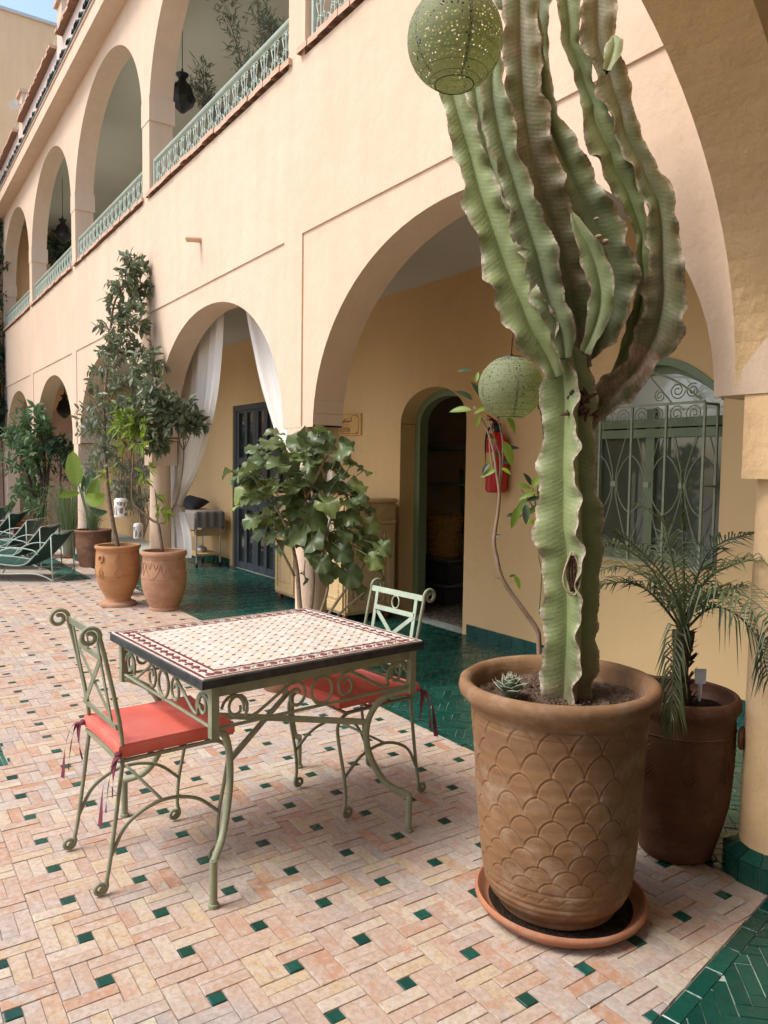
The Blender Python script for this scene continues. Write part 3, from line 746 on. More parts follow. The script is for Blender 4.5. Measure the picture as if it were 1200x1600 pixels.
# plant and lamps upstairs, spout
k = MB(); k.lathe([(.028, 0), (.030, .02), (.026, .03), (.024, .20), (.016, .20), (.016, .1)], (0, 0, 0), 14)
o = k.obj('spout', M['sillbrick'], bld, smooth=30); o.location = (-6.92, YF+.06, 3.60); o.rotation_euler = (R(96), 0, R(-4))
for j, (x, y, z0, s_) in enumerate(((-9.06, 3.2, 5.68, .5), (-15.75, 3.2, 5.70, .5), (-15.75, 3.2, 2.35, .5))):
    t = empty('hanging_lantern', ['black iron lantern hanging in the nearest fully visible upper arch', 'black iron lantern hanging in the small distant upper arch', 'black iron lantern hanging in a far ground-floor arch'][j], 'lantern', 'black iron lanterns under the arches', (x, y, z0))
    k = MB(); k.lathe([(.0, 0), (.03, .01), (.07, .05), (.13, .10), (.15, .16), (.125, .25), (.085, .33), (.05, .38), (.045, .41), (.075, .44), (.08, .455), (.03, .46), (.012, .50), (.012, .52)], n=10)
    k.obj('lantern_body', M['blackiron'], t)
    k = MB()
    for q in range(10): k.tube([(.155*math.cos(q*PI/5), .155*math.sin(q*PI/5), .16), (.09*math.cos(q*PI/5), .09*math.sin(q*PI/5), .34)], .006, 4)
    k.tube([(0, 0, .5), (0, 0, 6.93-z0 if z0 > 4 else 3.245-z0)], .005, 4); k.obj('lantern_rib', M['blackiron'], t)
# floodlight on the roof pier
t = empty('floodlight', 'white floodlight fixed at the brick-capped roof pier', 'floodlight', loc=(pc[4]+.0, YF-.12, 8.42), rz=.5)
k = MB(); k.box(-.10, .10, -.03, .03, -.08, .08, Matrix.Rotation(.6, 4, 'X')); k.obj('lamp_housing', M['white'], t)
k = MB(); k.tube([(-.11, .02, 0), (-.11, .10, .03), (.11, .10, .03), (.11, .02, 0)], .01, 4); k.obj('bracket', M['steel'], t)
# reception plaque
t = empty('reception_sign', 'carved wooden plaque lettered in Arabic and RECEPTION on the ochre wall', 'sign', loc=(-7.20, YB-.03, 1.955))
k = MB(); w_, h_ = .31, .118
k.prism([(-w_, -h_), (w_, -h_), (w_, h_), (-w_, h_)], 0, .03, .006, .006); k.v = [(a, .03-c, b) for a, b, c in k.v]; k.f = [f[::-1] for f in k.f]
k.obj('board', wood('honey_wood', (.58, .33, .11), (.66, .41, .16), (2, 2, 5)), t)
ink = plain('burnt_engraving', (.16, .075, .02), .8)
fc = bpy.data.curves.new('lettering', 'FONT'); fc.body = 'RECEPTION'; fc.size = .070; fc.align_x = 'CENTER'; fc.align_y = 'CENTER'; fc.extrude = .0008
fo = bpy.data.objects.new('lettering_source', fc); COL.objects.link(fo); bpy.context.view_layer.update()
me = bpy.data.meshes.new_from_object(fo.evaluated_get(bpy.context.evaluated_depsgraph_get())); bpy.data.objects.remove(fo)
me.materials.clear(); me.materials.append(ink)
o = inst('lettering', me, t, (0, -.0012, -.055), (R(90), 0, 0), (.60, 1.1, 1))
k = MB()
A = lambda x, z: Vector((x, -.002, z))
def st(pts, r_=.0042): k.tube(smooth_path([A(*p) for p in pts], 4), r_, 5)
# the Arabic word, drawn from right to left: alef, seen, ta, qaf, ba, alef, lam
st([(.13, .085), (.128, .035)]); st([(.105, .045), (.100, .033), (.090, .045), (.082, .033), (.072, .045), (.062, .032), (.045, .033)])
st([(.045, .033), (.040, .048), (.034, .033), (.012, .033)]); st([(.012, .033), (-.002, .052), (-.018, .05), (-.012, .036), (-.03, .033)])
st([(-.03, .033), (-.040, .048), (-.046, .033), (-.066, .033), (-.070, .06), (-.072, .085)]); st([(-.095, .085), (-.096, .04), (-.11, .022), (-.135, .03), (-.137, .045)])
for x, z in ((.034, .064), (.044, .064), (-.012, .066), (-.002, .066), (-.040, .020)): k.ball(A(x, z), .005, 6, 4)
k.tube([A(-.1, .002), A(.1, .002)], .0022, 4); k.tube([A(-.12, -.094), A(.12, -.094)], .0028, 4)
for sx in (-1, 1):
    for sz in (-1, 1):
        k.tube([A(sx*.20, sz*.100), A(sx*.265, sz*.085), A(sx*.285, sz*.04), A(sx*.285, 0)], .0026, 4); k.tube([A(sx*.15, sz*.100), A(sx*.20, sz*.100)], .0022, 4)
        k.tube([A(sx*.235, sz*.104), A(sx*.275, sz*.085)], .003, 4)
k.obj('engraving', ink, t)
# fire extinguisher
t = empty('fire_extinguisher', 'red fire extinguisher hanging on the ochre wall by the doorway', 'extinguisher', loc=(-4.655, YB-.105, 1.30))
k = MB(); k.lathe([(.0, .0), (.07, 0), (.086, .012), (.09, .03), (.09, .41), (.083, .45), (.06, .48), (.028, .50), (.026, .53)], n=28); k.obj('cylinder', M['red'], t, smooth=40)
k = MB(); k.lathe([(.03, .50), (.032, .545), (.02, .56), (.0, .56)], n=12); k.box(-.012, .012, -.05, .03, .55, .575); k.tube([(0, 0, .56), (.0, -.06, .60), (0, -.11, .60)], .009, 6); k.obj('valve', M['black'], t)
k = MB(); k.bar((0, .01, .58), (.0, -.12, .635), .02, .006); k.obj('lever', M['red'], t)
k = MB(); k.tube(smooth_path([(-.02, 0, .54), (-.08, -.02, .53), (-.105, -.03, .42), (-.10, -.02, .2)], 5), .01, 6); k.obj('hose', M['black'], t)
k = MB(); k.grid([[(.0912*math.cos(a), .0912*math.sin(a), z) for a in [R(-140+i*10) for i in range(9)]] for z in (.17, .33)]); k.obj('label_sheet', plain('yellowed_label', (.62, .42, .10), .5), t)
k = MB(); k.box(-.02, .02, .09, .104, .30, .44); k.obj('wall_bracket', M['black'], t)
# cedar reception desk
FR, BR, FLf = Vector((-6.096, 3.73, 0)), Vector((-6.215, 4.345, 0)), Vector((-7.69, 3.775, 0))
ux = (FR-FLf).normalized(); az = math.atan2(ux.y, ux.x)
t = empty('reception_desk', 'pale carved cedar reception desk standing against the ochre wall', 'desk', loc=tuple(FLf), rz=az)
Wd, Dd = (FR-FLf).length, .58
k = MB(); k.box(.01, Wd-.01, .012, Dd, .07, 1.155); k.obj('carcass', M['cedar_side'], t)
k = MB(); k.prism([(-.012, -.012), (Wd+.015, -.012), (Wd+.015, Dd+.01), (-.012, Dd+.01)], 1.155, 1.19, .01, .012); k.obj('top', M['cedar'], t)
def panel(x0, x1, z0, z1, M_):      # framed, carved panel on a face in local x, z with depth along -y
    k = MB(); f = .055
    for a in ((x0, x0+f, z0, z1), (x1-f, x1, z0, z1), (x0+f, x1-f, z0, z0+f), (x0+f, x1-f, z1-f, z1)): k.box(a[0], a[1], -.016, .0, a[2], a[3])
    k.box(x0+f, x1-f, -.003, .0, z0+f, z1-f)
    for a, b in ((x0+f+.018, x1-f-.018),):
        for z in (z0+f+.018, z1-f-.018): k.tube([(a, -.005, z), (b, -.005, z)], .005, 4)
        for x in (a, b): k.tube([(x, -.005, z0+f+.018), (x, -.005, z1-f-.018)], .005, 4)
    n = max(4, int((z1-z0-2*f)/.055))
    for i in range(n):
        z = z0+f+.045+(z1-z0-2*f-.09)*i/(n-1)
        for x in (x0+f+.05, x1-f-.05): k.ball((x, -.004, z), .016, 6, 4, (1, .45, 1.2)); k.tube(spiral((x, -.006, z+.022), .014, .004, 0, 1, (1, 0, 0), (0, 0, 1), 6), .003, 4)
    n = max(3, int((x1-x0-2*f)/.06))
    for i in range(1, n-1):
        x = x0+f+.05+(x1-x0-2*f-.1)*i/(n-1)
        for z in (z0+f+.06, z1-f-.06): k.ball((x, -.004, z), .016, 6, 4, (1.1, .45, 1)); k.tube(spiral((x+.02, -.006, z), .013, .004, 0, 1, (1, 0, 0), (0, 0, 1), 6), .003, 4)
    k.v = [tuple(M_ @ Vector(p)) for p in k.v]
    return k
for a, b in ((.03, .49), (.54, 1.04), (1.09, Wd-.03)): panel(a, b, .10, .93, Matrix.Translation((0, .010, 0))).obj('carved_panel', M['cedar'], t)
Ms = Matrix.Translation((Wd-.008, 0, 0)) @ Matrix.Rotation(PI/2, 4, 'Z')
panel(.03, Dd-.02, .10, .93, Ms).obj('carved_panel', M['cedar_side'], t)
k = MB(); k.box(.0, Wd+.002, -.006, .02, .95, .975); k.box(Wd-.012, Wd+.006, .02, Dd, .95, .972); k.obj('moulding', M['cedar'], t)
k = MB(); k.box(.03, Wd-.03, -.002, .012, .99, 1.14); k.box(Wd-.011, Wd-.001, .02, Dd-.01, .985, 1.14); k.obj('frieze_board', M['cedar_side'], t)
for x, y in ((.06, .05), (Wd-.06, .05), (Wd-.06, Dd-.06), (.06, Dd-.06)):
    k = MB(); k.lathe([(.016, 0), (.03, .02), (.032, .045), (.02, .07)], (x, y, 0), 12); k.obj('foot', plain('red_brown_wood', (.20, .06, .025), .4), t, smooth=True)
# store room contents
t = empty('shelf', 'pale shelf crossing the upper part of the dark doorway', 'shelf'); k = MB()
zs_ = on_y(690, 701, 5.5).z; k.box(-7.19, -4.71, 5.45, 5.9, zs_-.02, zs_+.02); k.box(-7.19, -4.71, 5.45, 5.9, zs_-.42, zs_-.40); k.obj('shelf_board', plain('grey_shelf', (.20, .20, .18), .7), t)
b_ = on_y(695, 868, 5.45); t = empty('wicker_basket', 'brown wicker laundry basket on the plastic boxes in the doorway', 'basket', loc=(b_.x, 5.45, b_.z))
k = MB(); wick = plain('brown_wicker', (.55, .32, .11), .7, .3, 30, .4, 60)
prof = [(.15+.045*i/13, .43*i/13) for i in range(14)]
for r_, z in prof: k.tube([(r_*math.cos(q)*(1+.02*(i % 2)), r_*math.sin(q)*(1+.02*(i % 2)), z) for i, q in enumerate([2*PI*j/28 for j in range(28)])], .0145, 5, closed=True)
for j in range(28): q = 2*PI*j/28; k.tube([(.152*math.cos(q), .152*math.sin(q), 0), (.198*math.cos(q), .198*math.sin(q), .43)], .010, 4)
k.tube([(.20*math.cos(2*PI*j/24), .20*math.sin(2*PI*j/24), .44) for j in range(24)], .02, 5, closed=True)
k.lathe([(.0, .01), (.15, .01)], n=20); k.obj('basket_body', wick, t)
k = MB()
for s_ in (-1, 1): k.tube(smooth_path([(s_*.19, -.06, .44), (s_*.22, -.03, .50), (s_*.22, .03, .50), (s_*.19, .06, .44)], 4), .012, 5)
k.obj('handle', wick, t)
plas = plain('smoky_plastic', (.055, .065, .075), .3, .2, 6, .05, 50, .002, .5)
for j, (px_, zt2, x_, w2, y_) in enumerate(((0, b_.z-.002, b_.x+.05, .30, 5.42), (0, .22, b_.x+.07, .30, 5.36), (0, .40, b_.x-.36, .22, 5.02))):
    z0 = (.225, 0, 0)[j]
    t = empty('storage_box', ['smoky plastic box directly under the wicker basket', 'smoky plastic box on the floor under another box', 'tall dark plastic box beside the door frame'][j], 'box', 'plastic boxes in the store room', (x_, y_, z0))
    hh = zt2-z0-.03; k = MB(); k.prism([(-w2, -.2), (w2, -.2), (w2, .2), (-w2, .2)], 0, hh, .012, .02)
    for s_ in range(-3, 4): k.box(s_*w2/3.6-.008, s_*w2/3.6+.008, -.208, -.2, .02, hh-.05)
    k.obj('box_body', plas, t)
    k = MB(); k.prism([(-w2-.015, -.215), (w2+.015, -.215), (w2+.015, .215), (-w2-.015, .215)], hh, hh+.028, .008, .006); k.obj('lid', plain('grey_plastic_lid', (.16, .17, .18), .35), t)
t = empty('hanging_cloth', 'dim green cloth hanging under the shelf inside the doorway', 'cloth'); k = MB()
rows = []
for i in range(14):
    z = 1.50-.75*i/13
    rows.append([(b_.x+.02+.42*j/24*(1+.05*i/13), 5.62+.035*math.sin(j*1.1+i*.15)+.02*math.sin(j*.37), z-.04*math.sin(j*.9)**2) for j in range(25)])
k.grid(rows); k.obj('cloth_sheet', plain('dim_green_fabric', (.10, .14, .08), .9), t, smooth=True)
k = MB()
for i in range(14):
    for j in range(10): k.add([(-6.9+.2*i, 4.60+.2*j, .001), (-6.9+.2*i+.195, 4.60+.2*j, .001), (-6.9+.2*i+.195, 4.60+.2*j+.195, .001), (-6.9+.2*i, 4.60+.2*j+.195, .001)], [(0, 1, 2, 3)])
s = NT('patterned_floor_tile'); v = s.pos((1, 1, 1)); vr = s.n('TexVoronoi', feature='DISTANCE_TO_EDGE'); vr.inputs['Scale'].default_value = 14; s.l(v, vr.inputs['Vector'])
pm = s.done(s.ramp(vr.outputs['Distance'], [(.08, (.36, .30, .22)), (.14, (.10, .085, .06))]), .5, .4)
k.obj('store_room_floor', pm, kind='structure')
# trolley
t = empty('serving_trolley', 'wooden trolley with steel legs and wheels draped in a grey woven cloth', 'trolley', loc=(-10.83, 4.08, 0))
for z, nm in ((.17, 'lower_shelf'), (.46, 'middle_shelf'), (.78, 'top_board')):
    k = MB(); k.prism([(-.36, -.19), (.36, -.19), (.36, .19), (-.36, .19)], z, z+.03, .006, .006); k.box(-.36, .36, -.195, -.18, z+.03, z+.07 if z < .7 else z+.031); k.obj(nm, M['ply'], t)
k = MB(); rows = [[(.365, -.19+.38*i/12, .46+.0), (.365, -.19+.38*i/12, .52+.07*math.sin(PI*i/12))] for i in range(13)]; k.grid(rows)
rows = [[(.36, -.19+.38*i/12, .56+.05*(1-math.sin(PI*i/12))), (.36, -.19+.38*i/12, .66)] for i in range(13)]; k.grid(rows); k.obj('side_panel', M['ply'], t)
for x in (-.35, .35):
    for y in (-.18, .18):
        k = MB(); k.tube([(x, y, .06), (x, y, .80)], .012, 8); k.obj('leg', M['steel'], t)
        k = MB(); k.tube([(x, y-.012, .032), (x, y+.012, .032)], .032, 14); k.tube([(x-.014, y, .032), (x-.014, y, .07), (x+.014, y, .07), (x+.014, y, .032)], .006, 4); k.obj('wheel', M['black'], t)
k = MB(); k.lathe([(.0, .205), (.07, .205), (.085, .23), (.08, .27), (.03, .29), (.02, .30), (0, .30)], (.12, -.02, 0), 18); o = k.obj('metal_pot', M['steel']); o.parent = None; o.location = (-10.83, 4.08, 0); tag(o, 'small steel pot on the trolley lower shelf', 'pot')
s = NT('grey_woven_cloth'); v = s.pos(); wv = s.n('TexWave', bands_direction='Z'); wv.inputs['Scale'].default_value = 60; wv.inputs['Distortion'].default_value = 3; s.l(v, wv.inputs['Vector'])
s.bump(wv.outputs['Fac'], .6, .004); cm = s.done(s.mix(wv.outputs['Fac'], (.30, .25, .21), (.42, .36, .31)), .95, .1)
k = MB()
def drape(u, v_):
    x = -.40+.80*u; y = -.23+.46*v_; z = .818
    return x, y, z
rows = []
for i in range(33):
    a = (i-16)/16.; row = []
    for j in range(29):
        b = (j-14)/14.
        x, y = a*.62, b*.47; dx, dy = max(0, abs(x)-.385), max(0, abs(y)-.21)
        z = .822-dx-dy*1.0
        if dx and dy: z = .822-math.hypot(dx, dy)
        X = max(-.39, min(.39, x))+math.copysign(.012*math.sin(j*1.7)+.01, x)*(dx > 0); Y = max(-.215, min(.215, y))+math.copysign(.012*math.sin(i*1.3)+.008, y)*(dy > 0)
        row.append((X, Y, z))
    rows.append(row)
k.grid(rows); o = k.obj('tablecloth', cm, smooth=True, label='grey woven cloth draped over the wooden trolley', cat='cloth'); o.location = (-10.83, 4.08, .0)
k = MB(); n = 14; rows = []
for i in range(n+1):
    a = -1+2*i/n; rows.append([(.20*a*(1-.10*(1-(b*b))), .20*b*(1-.10*(1-a*a)), .075*math.sqrt(max(0, (1-a**4)*(1-b**4)))) for b in [-1+2*j/n for j in range(n+1)]])
k.grid(rows); k.grid([[(x, y, -z*.8) for x, y, z in r_] for r_ in rows])
o = k.obj('cushion', plain('black_fabric', (.02, .02, .025), .9), smooth=True, label='black cushion lying on the trolley cloth by the curtain', cat='cushion'); o.location = (-11.05, 4.03, .90); o.rotation_euler = (.35, .2, .6)
# curtains
s = NT('cream_linen'); v = s.pos(); n1 = s.noise(s.pos((60, 60, 3)), 5, 3); n2 = s.noise(s.pos((3, 3, 60)), 5, 3)
s.bump(s.math('ADD', n1, n2), .3, .003); s.done(s.mix(n1, (.84, .82, .75), (.89, .87, .82)), .9, .1)
tr = s.n('BsdfTranslucent'); tr.inputs[0].default_value = (.86, .83, .75, 1); mx = s.n('MixShader'); mx.inputs[0].default_value = .25
s.l(s.b.outputs[0], mx.inputs[1]); s.l(tr.outputs[0], mx.inputs[2]); s.l(mx.outputs[0], s.t.nodes['Material Output'].inputs[0]); M['linen'] = s.m
def curtain(rows_px, Y, nf, amp, name='curtain', seed=0, tail=None):
    """cloth hung in the plane Y, its two edges running through the given picture rows"""
    L = smooth_path([on_y(a, y, Y) for y, a, b in rows_px], 5); Rr = smooth_path([on_y(b, y, Y) for y, a, b in rows_px], 5)
    k = MB(); n = nf*8; rows = []
    for i, (p, q) in enumerate(zip(L, Rr)):
        wd = (q-p).length; am = min(amp, wd*.16); row = []
        for j in range(n+1):
            u = j/n; ph = seed+.25*math.sin(i*.12)
            x = p.lerp(q, u); x = x+Vector((wd*.012*math.sin(4*PI*nf*u+ph), am*(math.sin(2*PI*nf*u+ph)+.4*math.sin(2*PI*nf*u*.53+1.3+seed)), 0)); row.append(tuple(x))
        rows.append(row)
    k.grid(rows); return k
t = empty('tied_curtain', 'long cream linen curtain knotted low beside the second arch column', 'curtain', 'cream curtains in the ground-floor arches')
curtain([(455, 262, 352), (495, 262, 350), (545, 262, 347), (600, 262, 342), (650, 263, 334), (700, 265, 322), (745, 267, 305), (775, 268, 288), (790, 268, 283)], 2.99, 7, .035).obj('curtain_sheet', M['linen'], t, smooth=True)
kp = on_y(276, 797, 2.97); k = MB(); k.ball(kp, .085, 14, 9, (1, .8, .75)); k.tube(spiral(kp, .07, .05, 0, 1.4, (1, 0, -.3), (0, 1, .2), 20), .035, 7); k.obj('knot', M['linen'], t, smooth=True)
curtain([(800, 269, 283), (815, 267, 287), (835, 266, 292), (855, 265, 294), (872, 268, 294)], 2.96, 4, .04, seed=1).obj('curtain_tail', M['linen'], t, smooth=True)
t = empty('side_curtain', 'white linen curtain drawn to the right side of the second arch', 'curtain', 'cream curtains in the ground-floor arches')
curtain([(455, 380, 470), (500, 387, 500), (545, 396, 510), (600, 408, 515), (650, 423, 515), (700, 440, 512), (745, 468, 512), (770, 485, 512), (790, 495, 510)], 2.99, 5, .03, seed=2).obj('curtain_sheet', M['linen'], t, smooth=True)
curtain([(790, 496, 510), (820, 492, 514), (860, 490, 516)], 2.99, 3, .03, seed=3).obj('curtain_tail', M['linen'], t, smooth=True)

# ---------------------------------------------------------------- mosaic table
C4 = [Vector(p) for p in ((-3.191, 0.842), (-2.310, 0.870), (-2.434, 1.841), (-3.301, 1.803))]
ctr = sum(C4, Vector((0, 0)))/4
ta = math.atan2((C4[1]-C4[0]).y+(C4[2]-C4[3]).y, (C4[1]-C4[0]).x+(C4[2]-C4[3]).x)
tb = math.atan2(-((C4[3]-C4[0]).x+(C4[2]-C4[1]).x), (C4[3]-C4[0]).y+(C4[2]-C4[1]).y); ta = (ta+tb)/2
TW, TD = 0.875, 0.973
tbl = empty('mosaic_table', 'square table with cream and maroon mosaic top on sage iron scrollwork', 'table', loc=(ctr.x, ctr.y, 0), rz=ta)
a, b = TW/2, TD/2
k = MB(); k.prism([(-a, -b), (a, -b), (a, b), (-a, b)], .761, .791, .003, .003); k.obj('tabletop', plain('black_scuffed_edge', (.025, .026, .030), .35, .5, 25, .5, 60, .003, .5, c2=(.06, .06, .065)), tbl)
cream = glazed('cream_mosaic', [(.70, .64, .54), (.66, .59, .50), (.74, .70, .63), (.66, .56, .42), (.76, .71, .64), (.70, .63, .54)], .3)
marn = glazed('maroon_mosaic', [(.20, .035, .045), (.16, .028, .036), (.24, .05, .055)], .3)
k = MB(); k.box(-a+.006, a-.006, -b+.006, b-.006, .7905, .7925); k.obj('tile_bed', plain('pink_grout', (.74, .67, .59), .8), tbl)
zt_ = .796
def tl(poly, z=zt_, m_=None, nm='mosaic_tile'):
    mb = MB(); c = (sum(p[0] for p in poly)/len(poly), sum(p[1] for p in poly)/len(poly)); return poly
mar, crm, dark = [], [], []
def ring(off, wd, ln, out):
    A_, B_ = a-off, b-off
    for (x0, x1, y0, y1) in ((-A_, A_, -B_, -B_+wd), (-A_, A_, B_-wd, B_), (-A_, -A_+wd, -B_+wd, B_-wd), (A_-wd, A_, -B_+wd, B_-wd)):
        if x1-x0 > y1-y0:
            n = int((x1-x0)/ln); 
            for i in range(n): out.append(rect(x0+(x1-x0)*i/n, x0+(x1-x0)*(i+1)/n, y0, y1, .0007))
        else:
            n = int((y1-y0)/ln)
            for i in range(n): out.append(rect(x0, x1, y0+(y1-y0)*i/n, y0+(y1-y0)*(i+1)/n, .0007))
ring(.012, .011, .036, mar); ring(.078, .011, .04, mar); ring(.005, .006, .04, crm); ring(.024, .007, .04, crm); ring(.071, .006, .04, crm)
def hexa(cx, cy, r1, r2, along):  # eight-lobed star read as a short lozenge
    pts = [(r1, 0), (r1*.55, r2*.55), (r1*.25, r2), (-r1*.25, r2), (-r1*.55, r2*.55), (-r1, 0), (-r1*.55, -r2*.55), (-r1*.25, -r2), (r1*.25, -r2), (r1*.55, -r2*.55)]
    return [(cx+(x if along else y), cy+(y if along else x)) for x, y in pts]
for side in range(4):
    along = side < 2; L = (a if along else b)-.052; n = 15 if along else 16; fx = (b if along else a)-.052
    for i in range(n):
        u = -L+2*L*i/(n-1) if along else -L+.03+(2*L-.06)*i/(n-1)
        s_ = 1 if side % 2 else -1
        cx, cy = (u, s_*fx) if along else (s_*fx, u)
        mar.append(hexa(cx, cy, .0165, .0155, along)[:: 1])
        if i < n-1:
            u2 = u+(2*L/(n-1))/2 if along else u+((2*L-.06)/(n-1))/2
            x_, y_ = (u2, s_*fx) if along else (s_*fx, u2)
            dark.append([(x_+.004, y_), (x_, y_+.004), (x_-.004, y_), (x_, y_-.004)])
            for q in (-1, 1):
                hx, hy = (x_, s_*fx+q*.012) if along else (s_*fx+q*.012, y_)
                wx, wy = (.0145, .0055) if along else (.0055, .0145)
                crm.append([(hx-wx, hy), (hx, hy-wy), (hx+wx, hy), (hx, hy+wy)])
# field: cream hexagons pinned by small dark squares
A_, B_ = a-.090, b-.090; px_, py_ = .0485, .0485
nx, ny = int(2*A_/px_), int(2*B_/py_); px_, py_ = 2*A_/nx, 2*B_/ny; q = .0088
def clipf(p):
    for n_, d in (((1, 0), A_), ((-1, 0), A_), ((0, 1), B_), ((0, -1), B_)):
        p = clip(p, n_, d)
        if not p: break
    return p
for i in range(nx+1):
    for j in range(ny+1):
        x, y = -A_+i*px_, -B_+j*py_
        p = clipf([(x+q, y), (x, y+q), (x-q, y), (x, y-q)])
        if p: dark.append(p)
        for (x0, y0, x1, y1) in ((x, y, x+px_, y), (x, y, x, y+py_)):
            g_ = .0003
            if x1 > x0: P6 = [(x0+q+g_, y0), (x0+px_/2, y0-px_/2+q+g_), (x1-q-g_, y0), (x0+px_/2, y0+px_/2-q-g_)]; P6 = [(x0+q, y0+g_*2), (x0+q*.5, y0+q*.6)] and P6
            else: P6 = [(x0, y0+q+g_), (x0+py_/2-q-g_, y0+py_/2), (x0, y1-q-g_), (x0-py_/2+q+g_, y0+py_/2)]
            xm_, ym_ = (x0+x1)/2, (y0+y1)/2
            hx = px_/2-g_
            P6 = [(xm_-hx+q*.0, ym_), (xm_, ym_-hx), (xm_+hx, ym_), (xm_, ym_+hx)]
            # cut the lozenge tips back to leave room for the dark squares
            for n_ in ((1, 0), (-1, 0), (0, 1), (0, -1)):
                lim = px_/2-q*.72 if ((n_[0] != 0) == (x1 > x0)) else px_
                P6 = clip(P6, n_, n_[0]*xm_+n_[1]*ym_+lim)
            P6 = clipf(P6)
            if P6 and area(P6) > 4e-5: crm.append(P6)
ci = [C4[1].x, C4[1].y]
def place(pieces, mat_, nm, nbest):
    rest = MB(); c0 = Vector((a, -b, 0))
    order = sorted(pieces, key=lambda p: (p[0][0]-a)**2+(p[0][1]+b)**2)
    for r_, p in enumerate(order):
        z = zt_+random.uniform(-.0004, .0004)
        if r_ < nbest:
            c = (sum(v_[0] for v_ in p)/len(p), sum(v_[1] for v_ in p)/len(p)); m2 = MB(); m2.prism([(v_[0]-c[0], v_[1]-c[1]) for v_ in p], .7922, z, .0008, .0008)
            o = m2.obj(nm, mat_, tbl); o.location = (c[0], c[1], 0)
        else: rest.prism(p, .7922, z, .0008, .0008)
    if rest.v: rest.obj('far_'+nm+'s', mat_, tbl, kind='stuff')
place(crm, cream, 'cream_tile', 150); place(mar, marn, 'maroon_tile', 110); place(dark, marn, 'small_square_tile', 10)
fr = MB(); a2, b2 = a-.020, b-.050
for (x0, y0, x1, y1) in ((-a2, -b2, a2, -b2), (a2, -b2, a2, b2), (a2, b2, -a2, b2), (-a2, b2, -a2, -b2)):
    fr.bar((x0, y0, .740), (x1, y1, .740), .006, .034); fr.bar((x0, y0, .758), (x1, y1, .758), .035, .005); fr.tube([(x0, y0, .615), (x1, y1, .615)], .0062, 6)
fr.obj('apron_frame', M['iron'], tbl)
for s_ in range(4):
    ang = s_*PI/2; half = (b2, a2)[s_ % 2]; dist = (a2, b2)[s_ % 2]
    T = Matrix.Rotation(ang, 4, 'Z') @ Matrix.Translation((dist, 0, .0)) @ Matrix.Translation((0, 0, .615)) @ Matrix.Diagonal((1, 1, 1.16, 1)) @ Matrix.Translation((0, 0, -.555))
    k = MB(); U2, V2 = Vector((0, 1, 0)), Vector((0, 0, 1)); r_ = .0058
    for mx in (-1, 1):
        e = U2*mx
        Pq = lambda u, z: e*u+V2*z
        hL = half-.02
        # scroll by the post, running up into the curl by the centre ring
        k.tube(spiral(Pq(hL-.065, .605), .045, .014, -2.4, -1.15, e, V2, 16)[::-1]+smooth_path([Pq(hL-.10, .572), Pq(hL-.14, .575), Pq(hL-.23, .62), Pq(hL-.29, .648), Pq(.12, .646)], 4), r_, 6, False)
        k.tube(spiral(Pq(.112, .604), .044, .016, 1.2, 1.25, e, V2, 18), r_, 6, False)
        k.tube(spiral(Pq(hL-.012-.04, .600), .044, .042, .2, .5, e, V2, 8), r_, 6, False)
    k.tube([Pq(0, 0)+V2*.604+U2*.046*math.cos(t_)+V2*.044*math.sin(t_) for t_ in [2*PI*i/20 for i in range(20)]], r_, 6, closed=True)
    k.v = [tuple(T @ Vector(p)) for p in k.v]
    k.obj('scrollwork', M['iron'], tbl, smooth=True)
for sx in (-1, 1):
    for sy in (-1, 1):
        k = MB(); d = Vector((-sx, -sy, 0)).normalized(); p0 = Vector((sx*a2, sy*b2, 0))
        k.box(p0.x-.014, p0.x+.014, p0.y-.014, p0.y+.014, .585, .758)
        leg = smooth_path([p0+Vector((0, 0, .592)), p0+d*.03+Vector((0, 0, .592)), p0+d*.12+Vector((0, 0, .55)), p0+d*.175+Vector((0, 0, .45)), p0+d*.17+Vector((0, 0, .33)), p0+d*.10+Vector((0, 0, .205)), p0-d*.0+Vector((0, 0, .155))], 6)
        k.tube(leg, .0135, 10); k.tube([p0+Vector((0, 0, .163)), p0+Vector((0, 0, .0))], .0135, 10); k.lathe([(.019, 0), (.019, .012), (.0135, .014)], p0, 10); k.obj('leg', M['iron'], tbl, smooth=40)
for s_ in (1, -1):
    p = Vector((a2, s_*b2, 0)); d = p.normalized(); q1, q2 = p-d*.172, -p+d*.172; k = MB(); k.bar(q1+Vector((0, 0, .450+.004*s_)), q2+Vector((0, 0, .450+.004*s_)), .010, .024); k.obj('stretcher', M['iron'], tbl)

